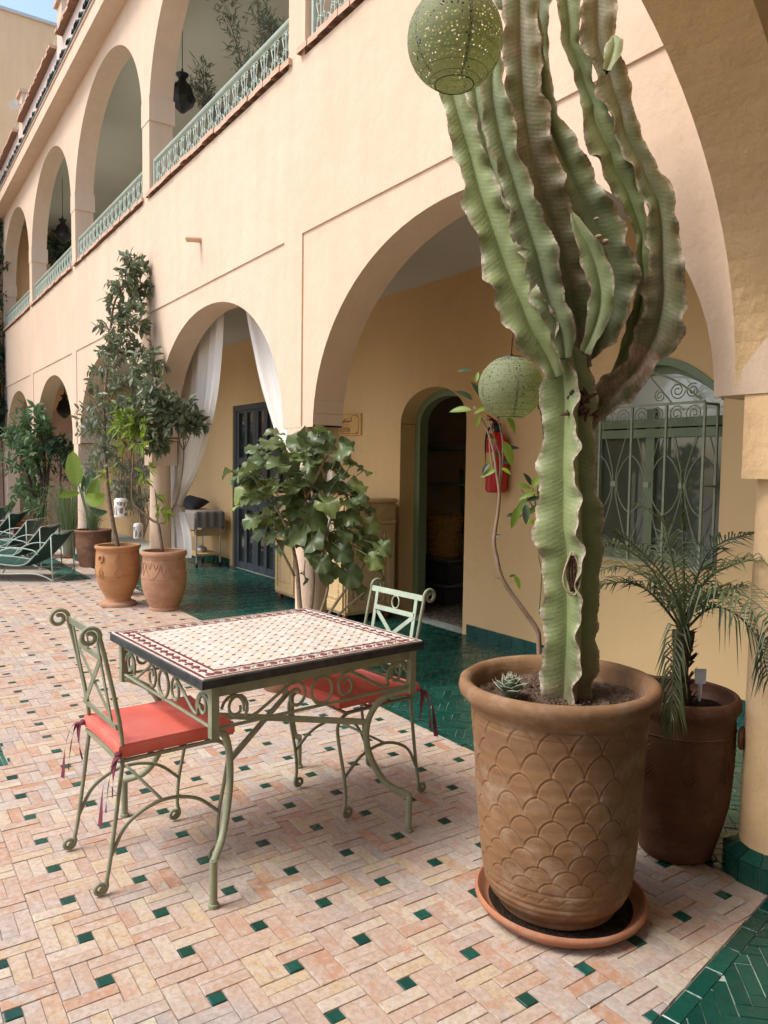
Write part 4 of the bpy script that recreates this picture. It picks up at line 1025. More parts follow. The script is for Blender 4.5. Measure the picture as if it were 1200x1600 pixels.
# ---------------------------------------------------------------- chairs
def scroll_end(p, e, r0, turns, up=1): # foot or head curl starting at p, curling towards e
    c = Vector(p)+Vector((e*r0, 0, 0)); return c
cush = NT('coral_canvas'); v = cush.pos(obj=True); cush.bump(cush.noise(v, 350, 3, .6), .4, .0012, cush.bump(cush.noise(v, 7, 3), .5, .02))
c1 = cush.ramp(cush.noise(v, 4, 5, .6), [(.35, (.70, .14, .10)), (.7, (.76, .22, .18))]); M['coral'] = cush.done(c1, .85, .15)
rib_ = plain('maroon_ribbon', (.16, .03, .05), .8, .3, 80, .3, 200, .001)
def chair(label, loc, rz):
    """local frame: back at y = 0, seat runs to +y, x across"""
    t = empty('iron_chair', label, 'chair', 'iron chairs at the mosaic table', loc, rz)
    hw = .193; mt = M['iron']
    YV, ZV = Vector((0, 1, 0)), Vector((0, 0, 1))
    for s_ in (-1, 1):
        x = s_*hw; V = lambda y, z: Vector((x, y, z))
        k = MB()
        foot = spiral(V(-.018, .030), .023, .008, 0, -1.3, YV, ZV, 18)[::-1]
        # foot curl, leg, post and head curl in one bent rod
        path = [V(-.006, .012+.02)] + smooth_path([V(.004, .05), V(.020, .14), V(.052, .38), V(.062, .48), V(.052, .60), V(.012, .80), V(-.012, .905)], 6)
        head = spiral(V(-.046, .912), .036, .011, .05, 1.35, YV, ZV, 22)
        k.tube(foot+path[1:]+head, [.0078]*len(foot+path[1:])+[.0075]*len(head), 8); k.obj('rear_leg', mt, t, smooth=True)
        k = MB()
        path = smooth_path([V(.36, .462), V(.425, .455), V(.462, .41), V(.452, .32), V(.425, .18), V(.418, .08), V(.428, .035)], 6)
        foot = spiral(V(.405, .031), .023, .008, 0, -1.3, YV, ZV, 18)
        k.tube(path[:-1]+foot, .0075, 8); k.obj('front_leg', mt, t, smooth=True)
        k = MB(); k.tube(smooth_path([V(.018, .13), V(.08, .235), V(.20, .285), V(.33, .26), V(.428, .18)], 6), .0068, 7); k.obj('side_arch', mt, t, smooth=True)
        k = MB(); k.bar(V(.05, .462), V(.42, .462), .018, .009); k.obj('seat_rail', mt, t)
    k = MB(); k.tube([(-hw, .205, .284), (hw, .205, .284)], .006, 7); k.obj('cross_bar', mt, t, smooth=True)
    k = MB()
    for y in (.055, .17, .29, .42): k.bar((-hw, y, .4615), (hw, y, .4615), .018, .007)
    k.obj('seat_frame', mt, t)
    k = MB(); 
    def by(z): return .060-(z-.5)*.165 if z > .5 else .06
    hx = hw-.050; mt2 = M['iron_pale'] if 'right' in label else mt
    Bk = lambda x, z: Vector((x, by(z)-.004, z)); n_ = (0, 1, .165)
    k.bar(Bk(-hw, .905), Bk(hw, .905), .026, .006, n_); k.bar(Bk(-hw+.0, .585), Bk(hw, .585), .022, .006, n_)
    k.bar(Bk(-hx, .822)+Vector((0, .004, 0)), Bk(hx, .822)+Vector((0, .004, 0)), .022, .006, n_)
    for s_ in (-1, 1): k.bar(Bk(s_*hx, .575), Bk(s_*hx, .91), .020, .005, n_)
    for s_ in (-1, 1): k.bar(Bk(-s_*hx, .815)+Vector((0, .003*s_, 0)), Bk(s_*hx, .60)+Vector((0, .003*s_, 0)), .020, .004, n_)
    k.obj('backrest', mt2, t)
    k = MB(); k.tube([Bk(.0, .862)+Vector((.026*math.cos(q), -.0+.026*math.sin(q)*-.16, .029*math.sin(q))) for q in [2*PI*i/20 for i in range(20)]], .0035, 5, closed=True); k.obj('back_ring', mt2, t, smooth=True)
    return t
def cushion(label, loc, rz, tilt=(0, 0), tri=1.):
    t = empty('seat_cushion', label, 'cushion', 'coral seat cushions', loc, rz); t.rotation_euler = (tilt[0], tilt[1], rz)
    n, mm = 22, 22; w_, d_, h_ = .202, .215, .027
    k = MB()
    def P(a_, b_, s_):
        ex = (1-.035*(1-abs(b_)**4)*abs(a_)**6); ey = (1-.035*(1-abs(a_)**4)*abs(b_)**6)
        crown = 1+.18*(1-a_*a_)*(1-b_*b_)+.04*math.sin(a_*5+b_*3)*(1-a_**6)*(1-b_**6)
        rx = (abs(a_)**12+abs(b_)**12); z = s_*h_*crown*(1-.18*min(1, rx))
        return (a_*w_*ex, b_*d_*ey, z)
    top = [[P(-1+2*i/n, -1+2*j/mm, 1) for j in range(mm+1)] for i in range(n+1)]; bot = [[P(-1+2*i/n, -1+2*j/mm, -1) for j in range(mm+1)] for i in range(n+1)]
    k.grid(top); k.grid([r_[::-1] for r_ in bot])
    per = [(i, 0) for i in range(n+1)]+[(n, j) for j in range(1, mm+1)]+[(i, mm) for i in range(n-1, -1, -1)]+[(0, j) for j in range(mm-1, 0, -1)]
    def mid(p, q, f, o_=1.022): return (p[0]*o_, p[1]*o_, p[2]+(q[2]-p[2])*f)
    rows = [[bot[i][j] for i, j in per], [mid(bot[i][j], top[i][j], .15) for i, j in per], [mid(bot[i][j], top[i][j], .85) for i, j in per], [top[i][j] for i, j in per]]
    k.grid(rows, close=True); k.obj('cushion_cover', M['coral'], t, smooth=50)
    k = MB()
    for row in (rows[0], rows[3]): k.tube(row, .0028, 5, closed=True)
    k.obj('piping', M['coral'], t, smooth=True)
    for s_ in (-1, 1):
        kk = MB(); rnd = random.Random(s_+3)
        for m_ in range(3):
            pts = smooth_path([(s_*.205, -.21, -.005), (s_*(.215+.01*m_), -.235-.008*m_, -.02), (s_*(.21+.015*m_)+rnd.uniform(-.01, .01), -.24-.02*m_, -.09), (s_*(.205+.02*m_), -.235-.03*m_+rnd.uniform(-.01, .01), -.155-.035*m_)], 5)
            rows2 = []
            for i, p in enumerate(pts): wv_ = .011*(.5+.5*min(1, i/4)); a_ = .5*math.sin(i*.35+m_); rows2.append([p+Vector((wv_*math.cos(a_), wv_*math.sin(a_), 0)), p+Vector((0, 0, .0)), p-Vector((wv_*math.cos(a_), wv_*math.sin(a_), 0))])
            kk.grid(rows2)
        kk.ball((s_*.205, -.222, -.006), .014, 8, 5, (1.2, 1, .8)); kk.obj('tie_ribbon', rib_, t, smooth=True)
    return t
chair('sage iron chair on the left side of the mosaic table', (-2.822, .640, 0), R(3.2))
cushion('flat coral cushion tied on the left chair', (-2.84, .905, .497), R(3.2))
chair('pale sage iron chair on the right side of the mosaic table', (-2.885, 2.046, 0), R(180+4.5))
cushion('coral cushion sagging forward on the right chair', (-2.862, 1.80, .500), R(184.5), (.02, .05))
# ================================================================== POTS
def pot(name, label, c, prof, mat_, soil=None, soil_z=None, wall=.022, n=48, fn=None, group=None, extra=None):
    t = empty(name, label, 'plant pot', group, (c[0], c[1], 0)); k = MB()
    inner = [(max(.01, r_-wall), z) for r_, z in prof if z > (soil_z or 0)-.04][::-1]
    top = prof[-1]; lip = [(top[0]-.006, top[1]+.008), (top[0]-wall*.5, top[1]+.011), (top[0]-wall, top[1]+.004)]
    k.lathe([(.0, prof[0][1])]+prof+lip+inner, n=n, fn=fn); k.obj('pot_body', mat_, t, smooth=50)
    sz = soil_z or prof[-1][1]-.06; r_ = [q for q in prof if q[1] <= sz][-1][0]-wall*.7
    s_ = MB(); rnd = random.Random(len(label)); m_ = 16
    rows = [[(r_*i/m_*math.cos(2*PI*j/30), r_*i/m_*math.sin(2*PI*j/30), sz+rnd.uniform(-.004, .004)+.012*math.sin(i*.9+j*.5)*(1-i/m_)) for j in range(30)] for i in range(m_+1)]
    s_.grid(rows, close=True); s_.obj('soil', soil or M['soil'], t, smooth=True)
    return t
# the big one with its incised scales
CP = Vector((-1.733, 1.930, 0))
PRF = [(0.0, .03), (.198, .03), (.206, .05), (.228, .075), (.243, .105), (.252, .15), (.262, .25), (.271, .36), (.279, .48), (.286, .58), (.2935, .66), (.296, .695), (.300, .715), (.316, .728), (.331, .745), (.337, .765), (.333, .785), (.318, .795), (.302, .790), (.292, .776), (.285, .75), (.280, .70), (.276, .66)]
def prof_r(z):
    for (r0, z0), (r1, z1) in zip(PRF[1:12], PRF[2:13]):
        if z0 <= z <= z1: return r0+(r1-r0)*(z-z0)/(z1-z0)
    return .2
t = empty('cactus_pot', 'huge terracotta pot incised with overlapping scales holding the giant candelabra cactus', 'plant pot', loc=tuple(CP)); t.rotation_euler = (R(.5), R(-.9), 0)
NTH = 540; zrows = [.03+.002*i for i in range(0, 10)]+[.05+.0029*i for i in range(0, 226)]
zrows = sorted(set(round(z, 4) for z in zrows if z < .699))
TH = np.linspace(0, 2*PI, NTH, endpoint=False)
NS = 18; zz = [.172]; hs_ = []
h = .040
while zz[-1] < .66: hs_.append(h); zz.append(zz[-1]+h); h = min(.074, h*1.10)
vs = []; rg2 = np.random.default_rng(5); jz = rg2.normal(0, .0022, (len(zz)+1, NS)); jt = rg2.normal(0, .035, (len(zz)+1, NS))
for z in zrows:
    r0 = prof_r(z); d = np.zeros(NTH)
    for j, (zb, hh) in enumerate(zip(zz[:-1], hs_)):
        if not (zb-.008 < z < zb+hh+.008): continue
        u = TH/(2*PI)*NS + .5*(j % 2); cell = np.floor(u).astype(int) % NS; f = (u-np.floor(u)-.5)*2+jt[j, cell]
        zc = (z-zb-jz[j, cell])/hh
        arc = np.abs(f)**(1.9-.35*(zb-.17)/.5)+np.clip(zc, 0, 2)**(2.1-.4*(zb-.17)/.5)
        dist = np.abs(arc-1)*hh*.42
        d -= .0034*np.exp(-(dist/.0019)**2)*(zc > -.02)
        d += .0012*np.exp(-((arc-1.16)*hh*.42/.003)**2)*(zc > 0)
    for zl in (.168, .118, .672): d -= .002*np.exp(-((z-zl-.001*np.sin(TH*3))/.002)**2)
    if .122 < z < .165: d -= .0022*np.exp(-((z-.145-.012*np.sin(TH*26+np.sin(TH*5)))/.0022)**2)
    d += .0007*np.sin(z*260+np.sin(TH*2))*(z < .17)+.0004*np.sin(z*150+2*np.sin(TH*3))
    r_ = r0+d+.0018*np.sin(TH*2+z*3)
    vs.append([(float(a_*math.cos(q)), float(a_*math.sin(q)), z) for a_, q in zip(r_, TH)])
k = MB(); k.grid(vs, close=True); k.obj('pot_body', M['pot_big'], t, smooth=True)
k = MB(); k.lathe([(0, .03), (.1985, .0301)], n=60); k.obj('pot_base', M['pot_big'], t); k = MB()
k.lathe([(prof_r(.697), .6965)]+PRF[12:] , n=96, fn=lambda q, z: .0015*math.sin(q*4+z*20)+.0009*math.sin(q*17)); k.obj('rim', M['pot_big'], t, smooth=True)
k = MB(); rnd = random.Random(3); m_ = 40; rows = []
for i in range(m_+1):
    r_ = .281*i/m_; rows.append([(r_*math.cos(2*PI*j/90), r_*math.sin(2*PI*j/90), .712+rnd.uniform(-.004, .005)+.010*math.sin(i*.4+j*.21)*math.cos(j*.13-i*.2)+.012*(i/m_)**4) for j in range(90)])
k.grid(rows, close=True); k.obj('soil', M['soil'], t, smooth=False)
k = MB()
for i in range(700):
    a_, r_ = rnd.uniform(0, 2*PI), .275*math.sqrt(rnd.random()); s_ = rnd.uniform(.0015, .005)
    k.ball((r_*math.cos(a_), r_*math.sin(a_), .718+rnd.uniform(-.003, .006)), s_, 5, 3, (rnd.uniform(.7, 1.6), 1, .7))
k.obj('soil_crumbs', M['soil'], t, kind='stuff')
k = MB(); k.lathe([(.0, .004), (.235, .004), (.262, .012), (.285, .034), (.291, .044), (.289, .054), (.281, .058), (.273, .052), (.262, .034), (.24, .022), (0, .02)], n=80)
tag(k.obj('pot_saucer', M['saucer'], None, smooth=60), 'orange terracotta saucer under the huge cactus pot', 'saucer').location = (-1.727, 1.94, 0)
k = MB(); k.lathe([(0, .0225), (.245, .0235), (.258, .031)], n=40); o = k.obj('damp_film', M['soil_dark'], bpy.data.objects['pot_saucer'])
# palm pot
t = pot('palm_pot', 'dark brown terracotta pot of the palm behind the cactus pot', (-1.742, 2.617), [(.128, .0), (.138, .012), (.150, .05), (.172, .13), (.190, .22), (.200, .32), (.204, .42), (.204, .52), (.202, .56), (.206, .575), (.218, .59), (.222, .61), (.216, .63)], M['pot_dark'], M['soil_dark'], .575, fn=lambda q, z: .0015*math.sin(z*90)+.001*math.sin(q*3))
k = MB()
for q in range(0, 360, 45):
    a_ = R(q); 
    for i in range(9):
        z = .33+.02*i
        k.tube([(.205*math.cos(a_+d_), .205*math.sin(a_+d_), z+abs(d_)*.25) for d_ in (-.16+.012*i, 0, .16-.012*i)], .0022, 4)
k.tube([(.2055*math.cos(2*PI*i/48), .2055*math.sin(2*PI*i/48), .51) for i in range(48)], .003, 4, closed=True); k.obj('incised_band', M['pot_dark'], t)
k = MB(); q = R(20); c_ = Vector((.215*math.cos(q), .215*math.sin(q), .50)); k.tube([c_+Vector((.012*math.cos(q), .012*math.sin(q), 0))+Vector((-math.sin(q)*.03*math.cos(a_), math.cos(q)*.03*math.cos(a_), .035*math.sin(a_))) for a_ in [2*PI*i/14 for i in range(14)]], .010, 6, closed=True); k.obj('handle', M['pot_dark'], t, smooth=True)
o = empty('plant_label', 'small white plastic label stuck in the palm pot soil', 'plant label', loc=tuple(at(1094, 1072, 2.93)), rz=R(50)); k = MB(); k.prism([(-.019, 0), (-.022, .02), (-.022, .058), (.022, .058), (.022, .02), (.019, 0)], 0, .0016, .001, .0005); k.prism([(-.004, -.07), (.004, -.07), (.008, .0), (-.008, .0)], 0, .0016, .001, .0005); k.v = [(x, z, y+.01) for x, y, z in k.v]; k.obj('label_plate', plain('white_plastic', (.55, .60, .68), .5), o)
# footed pot with ring, rosy pot, the one behind, banana pot, others
t = pot('footed_pot', 'orange terracotta urn with ring relief standing on a round base', (-8.11, 2.16), [(.15, .035), (.128, .06), (.13, .09), (.15, .13), (.185, .20), (.212, .28), (.222, .36), (.222, .46), (.216, .54), (.213, .585), (.222, .60), (.232, .615), (.230, .632)], M['pot_warm'], None, .59, n=64)
k = MB(); k.lathe([(0, 0), (.186, 0), (.19, .018), (.182, .036), (.16, .040), (.15, .05), (0, .05)], n=48); k.obj('foot', M['pot_rose'], t, smooth=50)
def onpot(q, z, r_): return Vector((r_*math.cos(q), r_*math.sin(q), z))
k = MB(); q0_ = R(-62)
k.tube([onpot(q0_+.13*math.cos(a_), .515+.034*math.sin(a_), .228) for a_ in [2*PI*i/18 for i in range(18)]], .010, 7, closed=True)
for q, kind in ((q0_, 0), (q0_+.85, 1), (q0_-.85, 1), (q0_+1.7, 0), (q0_+2.6, 1), (q0_+3.5, 0)):
    if kind == 0:
        for d in (0, .03, .06):
            for s_ in (-1, 1): k.tube([onpot(q, .44-d, .2235), onpot(q+s_*.14, .36-d, .2245)], .0028, 4)
        k.tube([onpot(q, .45, .2235), onpot(q, .30, .219)], .0025, 4)
    else:
        for s_ in (-1, 1):
            k.tube(smooth_path([onpot(q, .56, .218), onpot(q+s_*.17, .48, .223), onpot(q+s_*.02, .43, .2235), onpot(q+s_*.19, .37, .2245), onpot(q, .31, .221)], 5), .003, 4)
            k.tube(smooth_path([onpot(q, .53, .22), onpot(q+s_*.08, .48, .223), onpot(q, .45, .2235)], 4), .0025, 4)
for z in (.335, .575): k.tube([onpot(2*PI*i/48, z, .2235 if z < .5 else .2145) for i in range(48)], .0025, 4, closed=True)
k.obj('relief', M['pot_warm'], t, smooth=True)
t = pot('rosy_pot', 'rosy terracotta pot with leaf relief beside the footed urn', (-7.643, 2.499), [(.0, .0), (.149, .0), (.153, .02), (.145, .035), (.160, .06), (.190, .13), (.214, .21), (.226, .29), (.226, .36), (.215, .45), (.210, .52), (.213, .55), (.226, .565), (.232, .585), (.226, .602)], M['pot_rose'], None, .565, n=64)
k = MB()
for i in range(6):
    q = R(-50)+i*PI/3
    for s_ in (-1, 1):
        k.tube(smooth_path([onpot(q+s_*.40, .50, .213), onpot(q+s_*.30, .42, .221), onpot(q+s_*.14, .36, .228), onpot(q, .345, .228)], 5), .003, 4)
        k.tube(smooth_path([onpot(q+s_*.30, .50, .213), onpot(q+s_*.16, .44, .219), onpot(q+s_*.05, .50, .213)], 5), .0028, 4)
        k.tube(smooth_path([onpot(q+.52+s_*.0, .51, .212), onpot(q+.52+s_*.10, .45, .218), onpot(q+.52, .37, .228)], 5), .0026, 4)
for z, r_ in ((.335, .2275), (.13, .191), (.53, .212)): k.tube([onpot(2*PI*i/48, z, r_) for i in range(48)], .0024, 4, closed=True)
k.obj('relief', M['pot_rose'], t, smooth=True)
pot('rear_pot', 'brown terracotta pot half hidden between the footed urn and the rosy pot', (-8.767, 2.30), [(0, 0), (.10, 0), (.12, .10), (.14, .25), (.14, .45), (.135, .53), (.15, .555), (.15, .575)], M['pot_brown'], M['soil_dark'], .52)
pot('ribbed_pot', 'dark ribbed terracotta pot of the banana plant', (-11.371, 2.686), [(0, 0), (.187, 0), (.20, .06), (.222, .15), (.238, .27), (.246, .40), (.247, .49), (.262, .505), (.262, .525)], M['pot_brown'], M['soil_dark'], .46, n=64, fn=lambda q, z: .004*math.sin(z*150) if .17 < z < .49 else 0)
t = pot('narrow_pot', 'narrow olive pot of the drooping grass next to the ribbed pot', (-12.575, 2.60), [(0, .03), (.085, .03), (.095, .15), (.105, .32), (.112, .42), (.118, .435)], plain('olive_glaze', (.20, .19, .12), .5, .2), M['soil_dark'], .40)
k = MB(); k.lathe([(0, 0), (.13, 0), (.145, .02), (.15, .035), (.10, .032), (0, .03)], n=24); k.obj('foot_dish', M['pot_brown'], t)
pot('wide_pot', 'wide orange terracotta pot of the tall bush by the far arches', (-15.13, 2.45), [(0, 0), (.24, 0), (.27, .15), (.29, .33), (.31, .36), (.31, .39)], M['saucer'], M['soil_dark'], .34)
pot('hidden_pot', 'terracotta pot of the broad-leaved plant behind the mosaic table', (-4.52, 2.30), [(0, 0), (.14, 0), (.16, .1), (.185, .25), (.19, .33), (.205, .35), (.205, .37)], M['pot_brown'], M['soil_dark'], .33)

# ================================================================== FOLIAGE
def leaf_shape(L=1., W=.4, fold=.12, droop=.15, n=4):
    """leaf along +y with a midrib; returns verts, faces"""
    vs, fs = [], []
    for i in range(n+1):
        t_ = i/n; w_ = W/2*math.sin(PI*min(1, .06+t_*.94))**.75*(1-.25*t_) if 0 < i < n else .0
        if i == 0: w_ = W*.04
        y = L*t_; z = -droop*L*t_*t_
        vs += [(-w_, y, z+fold*w_*2), (0, y, z), (w_, y, z+fold*w_*2)]
    for i in range(n):
        a_ = i*3; fs += [(a_, a_+1, a_+4, a_+3), (a_+1, a_+2, a_+5, a_+4)]
    return vs, fs
def add_leaf(mb, shape, p, dirv, size, rnd, roll=None):
    d = Vector(dirv).normalized(); up = Vector((0, 0, 1)); x = d.cross(up)
    if x.length < .05: x = Vector((1, 0, 0))
    x.normalize(); z = x.cross(d); a_ = rnd.uniform(-.9, .9) if roll is None else roll
    x2 = x*math.cos(a_)+z*math.sin(a_); z2 = x2.cross(d)
    mb.add([p+(x2*v[0]+d*v[1]+z2*v[2])*size for v in shape[0]], shape[1])
def sprays(mb, stems, clumps, shape, size, n, rnd, spread=.05, up=.2, tw=.0025, sv=.35, root=None):
    """leafy sprays filling each clump (centre, radius): twigs with leaves along them"""
    for c, r_, dens in clumps:
        c = Vector(c)
        for i in range(int(n*dens)):
            d = Vector((rnd.gauss(0, 1), rnd.gauss(0, 1), rnd.gauss(0, .9)+up)).normalized()
            st_ = c+d*r_*rnd.uniform(0, .7); L = r_*rnd.uniform(.35, .7); e = st_+(d+Vector((0, 0, rnd.uniform(-.3, .4))))*L
            if stems is not None and rnd.random() < .6: stems.tube([st_, (st_+e)/2+Vector((0, 0, -.01)), e], [tw, tw*.8, tw*.4], 4, False)
            m_ = rnd.randint(4, 7)
            for j in range(m_):
                t_ = .25+.75*j/(m_-1); p = st_.lerp(e, t_); a_ = j*2.4
                side = d.cross(Vector((math.cos(a_), math.sin(a_), .3))).normalized()
                ld = (d*.55+side*.9+Vector((0, 0, rnd.uniform(-.35, .15)))).normalized()
                add_leaf(mb, shape, p, ld, size*rnd.uniform(1-sv, 1+sv), rnd)
def path3(pts, k=5): return smooth_path(pts, k)
LS = leaf_shape(1, .46, .15, .12); LN = leaf_shape(1, .30, .12, .2); LO = leaf_shape(1, .20, .1, .1, 3)
# tall tree in the footed pot
rnd = random.Random(11)
t = empty('slender_tree', 'tall slender leafy tree leaning up the wall from the footed urn', 'tree', loc=(-8.11, 2.16, .59))
def loc_(P, o): return [Vector(p)-Vector(o.location) for p in P]
D = 8.1
tr_ = [at(185, 858, D), at(176, 815, D), at(168, 760, D), at(164, 700, D), at(163, 640, D), at(167, 580, D+.05), at(172, 520, D+.15), at(180, 470, D+.2), at(200, 440, D+.25), at(213, 410, D+.25)]
k = MB(); k.tube(loc_(path3(tr_), t), list(np.linspace(.026, .006, len(path3(tr_)))), 8)
for a_, b_ in (((165, 660), (130, 610)), ((165, 640), (200, 585)), ((168, 590), (215, 540)), ((163, 700), (205, 655)), ((172, 520), (150, 500)), ((180, 470), (200, 440)), ((164, 690), (128, 660))):
    P_ = [at(*a_, D), at((a_[0]+b_[0])/2, (a_[1]+b_[1])/2-8, D), at(*b_, D+rnd.uniform(-.2, .2))]; k.tube(loc_(path3(P_), t), [.010]*5+[.007]*5+[.004], 5)
k.obj('trunk', M['bark'], t, smooth=True)
cl = [(206, 405, .10, .9), (204, 425, .12, 1), (190, 450, .14, 1), (180, 480, .14, 1), (205, 450, .14, 1), (213, 415, .10, .8), (222, 440, .16, 1), (215, 465, .16, 1), (212, 490, .15, 1), (200, 505, .16, .9), (190, 515, .15, .8), (215, 510, .12, .7), (172, 520, .16, .9), (195, 545, .18, 1), (178, 552, .17, .9), (160, 545, .12, .6), (225, 548, .18, 1.2), (238, 565, .15, 1), (160, 580, .17, .9), (190, 580, .2, .9), (225, 590, .16, 1), (152, 610, .17, .8), (145, 640, .2, .9), (175, 625, .18, .7), (205, 620, .18, .8), (165, 660, .2, .8), (230, 625, .16, .9), (150, 680, .18, .8), (185, 660, .2, .8), (200, 645, .2, .9), (180, 690, .16, .6), (205, 675, .2, .7), (160, 715, .14, .4), (183, 712, .12, .4)]
fo, st_ = MB(), MB()
for x, y, r_, dn in cl:
    sprays(fo, st_, [(at(x, y, D+rnd.uniform(-.22, .16)+(.15 if y < 560 else 0))-Vector(t.location), r_, dn)], LS, .086, 13, rnd)
fo.obj('crown', M['leaf_tree'], t); st_.obj('twig', M['bark'], t, kind='stuff')
# tree in the rosy pot
t = empty('forked_tree', 'forked small tree with grey-green leaves growing from the rosy pot', 'tree', loc=(-7.643, 2.499, .56)); D = 7.75
k = MB(); P_ = path3([at(254, 862, D), at(250, 835, D), at(247, 818, D), at(238, 813, D), at(222, 800, D), at(208, 785, D), at(206, 760, D), at(209, 700, D), at(207, 650, D)])
k.tube(loc_(P_, t), list(np.linspace(.017, .006, len(P_))), 7)
P_ = path3([at(247, 818, D), at(258, 815, D), at(265, 800, D), at(276, 780, D), at(283, 750, D), at(287, 710, D), at(286, 680, D)]); k.tube(loc_(P_, t), list(np.linspace(.011, .006, len(P_))), 6)
for b_ in ((275, 668), (300, 672), (293, 690), (270, 690)): k.tube(loc_([at(287, 705, D), at((287+b_[0])/2, 690, D), at(*b_, D)], t), .004, 4)
P_ = path3([at(247, 815, D), at(244, 785, D), at(242, 765, D)]); k.tube(loc_(P_, t), .004, 4)
k.obj('trunk', M['bark'], t, smooth=True)
fo, st_ = MB(), MB()
for x, y, r_, dn in [(240, 640, .18, 1), (262, 645, .18, 1), (285, 648, .17, 1), (303, 655, .14, 1), (215, 640, .2, 1), (250, 665, .17, .9), (230, 665, .18, .9), (275, 665, .14, .7), (245, 685, .13, .6), (260, 690, .08, .4), (300, 668, .08, .5), (258, 625, .14, .7), (235, 610, .15, .8), (220, 575, .14, .7), (235, 700, .08, .35)]:
    sprays(fo, st_, [(at(x, y, D+rnd.uniform(-.2, .12))-Vector(t.location), r_, dn)], LS, .092, 18, rnd)
fo.obj('crown', M['leaf_tree'], t); st_.obj('twig', M['bark'], t, kind='stuff')
fo = MB()
for x, y, r_, dn in [(205, 660, .14, 1.1), (195, 672, .13, 1), (215, 665, .12, 1), (210, 690, .12, .7), (190, 640, .1, .6), (243, 775, .05, .2), (258, 800, .05, .25), (245, 800, .05, .2), (170, 735, .1, .3), (225, 740, .1, .3)]:
    sprays(fo, None, [(at(x, y, D-.1+rnd.uniform(-.12, .12))-Vector(t.location), r_, dn)], LN, .10, 10, rnd)
fo.obj('young_crown', M['leaf_bright'], t)
# fine-leaved shrub between
t = empty('fine_shrub', 'fine-leaved grey shrub rising behind the two terracotta pots', 'shrub', loc=(-8.767, 2.30, .52)); D = 8.9
k = MB()
for i in range(14):
    x = rnd.uniform(205, 235); P_ = path3([at(224, 842, D), at(225+rnd.uniform(-8, 8), 800, D), at((x+rnd.uniform(130, 240))/2, 740, D), at(rnd.uniform(128, 238), rnd.uniform(655, 730), D+rnd.uniform(-.15, .15))]); k.tube(loc_(P_, t), list(np.linspace(.012 if i < 2 else .005, .002, len(P_))), 4)
k.obj('stem', M['bark'], t)
fo = MB()
for i in range(42):
    x, y = rnd.uniform(132, 240), rnd.uniform(650, 790)
    if x < 180 and y > 740: continue
    sprays(fo, None, [(at(x, y, D+rnd.uniform(-.2, .2))-Vector(t.location), .13, 1)], LO, .055, 30, rnd, sv=.3)
fo.obj('crown', M['leaf_olive'], t)
# banana and grasses
t = empty('banana_plant', 'young banana plant with one upright bright green leaf in the ribbed pot', 'plant', loc=(-11.37, 2.686, .46)); D = 10.9
def blade(path, wfun, fold=.18, n=16, ribs=0):
    P_ = smooth_path(path, 6); k = MB(); rows = []; m_ = len(P_)-1
    for i, p in enumerate(P_):
        tt_ = i/m_; d = (P_[min(i+1, m_)]-P_[max(i-1, 0)]).normalized(); s_ = d.cross(VIEW).normalized() if abs(d.dot(VIEW)) < .95 else Vector((1, 0, 0)); nrm = s_.cross(d)
        w_ = wfun(tt_); rows.append([p+s_*w_*u+nrm*(-fold*abs(u)*w_+.03*w_*math.sin(tt_*40+u*3)) for u in (-1, -.66, -.33, 0, .33, .66, 1)])
    k.grid(rows); return k
VIEW = Vector((-.82, .56, -.06)).normalized()
def bl(pts, wd, pk=.5): return blade([at(*p) - Vector(t.location) for p in pts], lambda q: wd*(math.sin(PI*min(1, max(0, q)))**.55 if 0 < q < 1 else .02)*(1 if pk == .5 else 1))
def leaf_on(pts, wd, mat_=None): bl(pts, wd).obj('leaf', mat_ or M['leaf_bright'], t, smooth=True)
leaf_on([(121, 760, D), (117, 735, D), (113, 705, D)], .125)
leaf_on([(125, 770, D), (108, 772, D-.05), (92, 776, D-.1)], .05)
leaf_on([(136, 778, D), (146, 768, D), (152, 748, D)], .09); leaf_on([(133, 775, D), (150, 782, D-.1), (164, 772, D-.2)], .10); leaf_on([(130, 765, D+.2), (140, 745, D+.25), (150, 740, D+.3)], .08, M['leaf_bush'])
leaf_on([(140, 790, D), (152, 800, D), (168, 800, D)], .05, M['leaf_bush']); leaf_on([(128, 770, D+.1), (134, 752, D+.1), (130, 742, D+.1)], .06, M['leaf_bush'])
k = MB()
for x0, x1, y1 in ((140, 121, 760), (144, 136, 778), (146, 140, 790), (142, 125, 770), (148, 131, 768), (137, 128, 775)): k.tube(loc_(path3([at(x0, 828, D), at((x0+x1)/2+2, (828+y1)/2, D), at(x1, y1-8, D)]), t), .010, 5)
k.obj('stalk', M['stemgreen'], t, smooth=True)
def grassy(t, n, c, rr, hh, droop, mat_, wd=.007, nm='blades', seed=0):
    rnd = random.Random(seed); k = MB()
    for i in range(n):
        a_ = rnd.uniform(0, 2*PI); r_ = rnd.uniform(.2, 1); H2 = hh*rnd.uniform(.6, 1.1); o_ = Vector((math.cos(a_), math.sin(a_), 0))
        p0 = Vector(c)+o_*rr*.25*r_; p1 = p0+o_*rr*.35*r_+Vector((0, 0, H2*.8)); p2 = p0+o_*rr*.8*r_+Vector((0, 0, H2)); p3 = p0+o_*rr*rnd.uniform(.7, 1.35)*r_+Vector((0, 0, H2-droop*rnd.uniform(.5, 1)))
        P_ = smooth_path([p0, p1, p2, p3] if droop > .02 else [p0, p1, p2], 4); s_ = Vector((-o_.y, o_.x, 0)); m_ = len(P_)-1
        k.grid([[p-s_*wd*(1-.9*j/m_), p+Vector((0, 0, -wd*.5)), p+s_*wd*(1-.9*j/m_)] for j, p in enumerate(P_)])
    k.obj(nm, mat_, t)
t2 = t; grassy(t2, 70, (0, 0, 0), .22, .34, .0, M['leaf_grass'], .008, 'blades', 4)
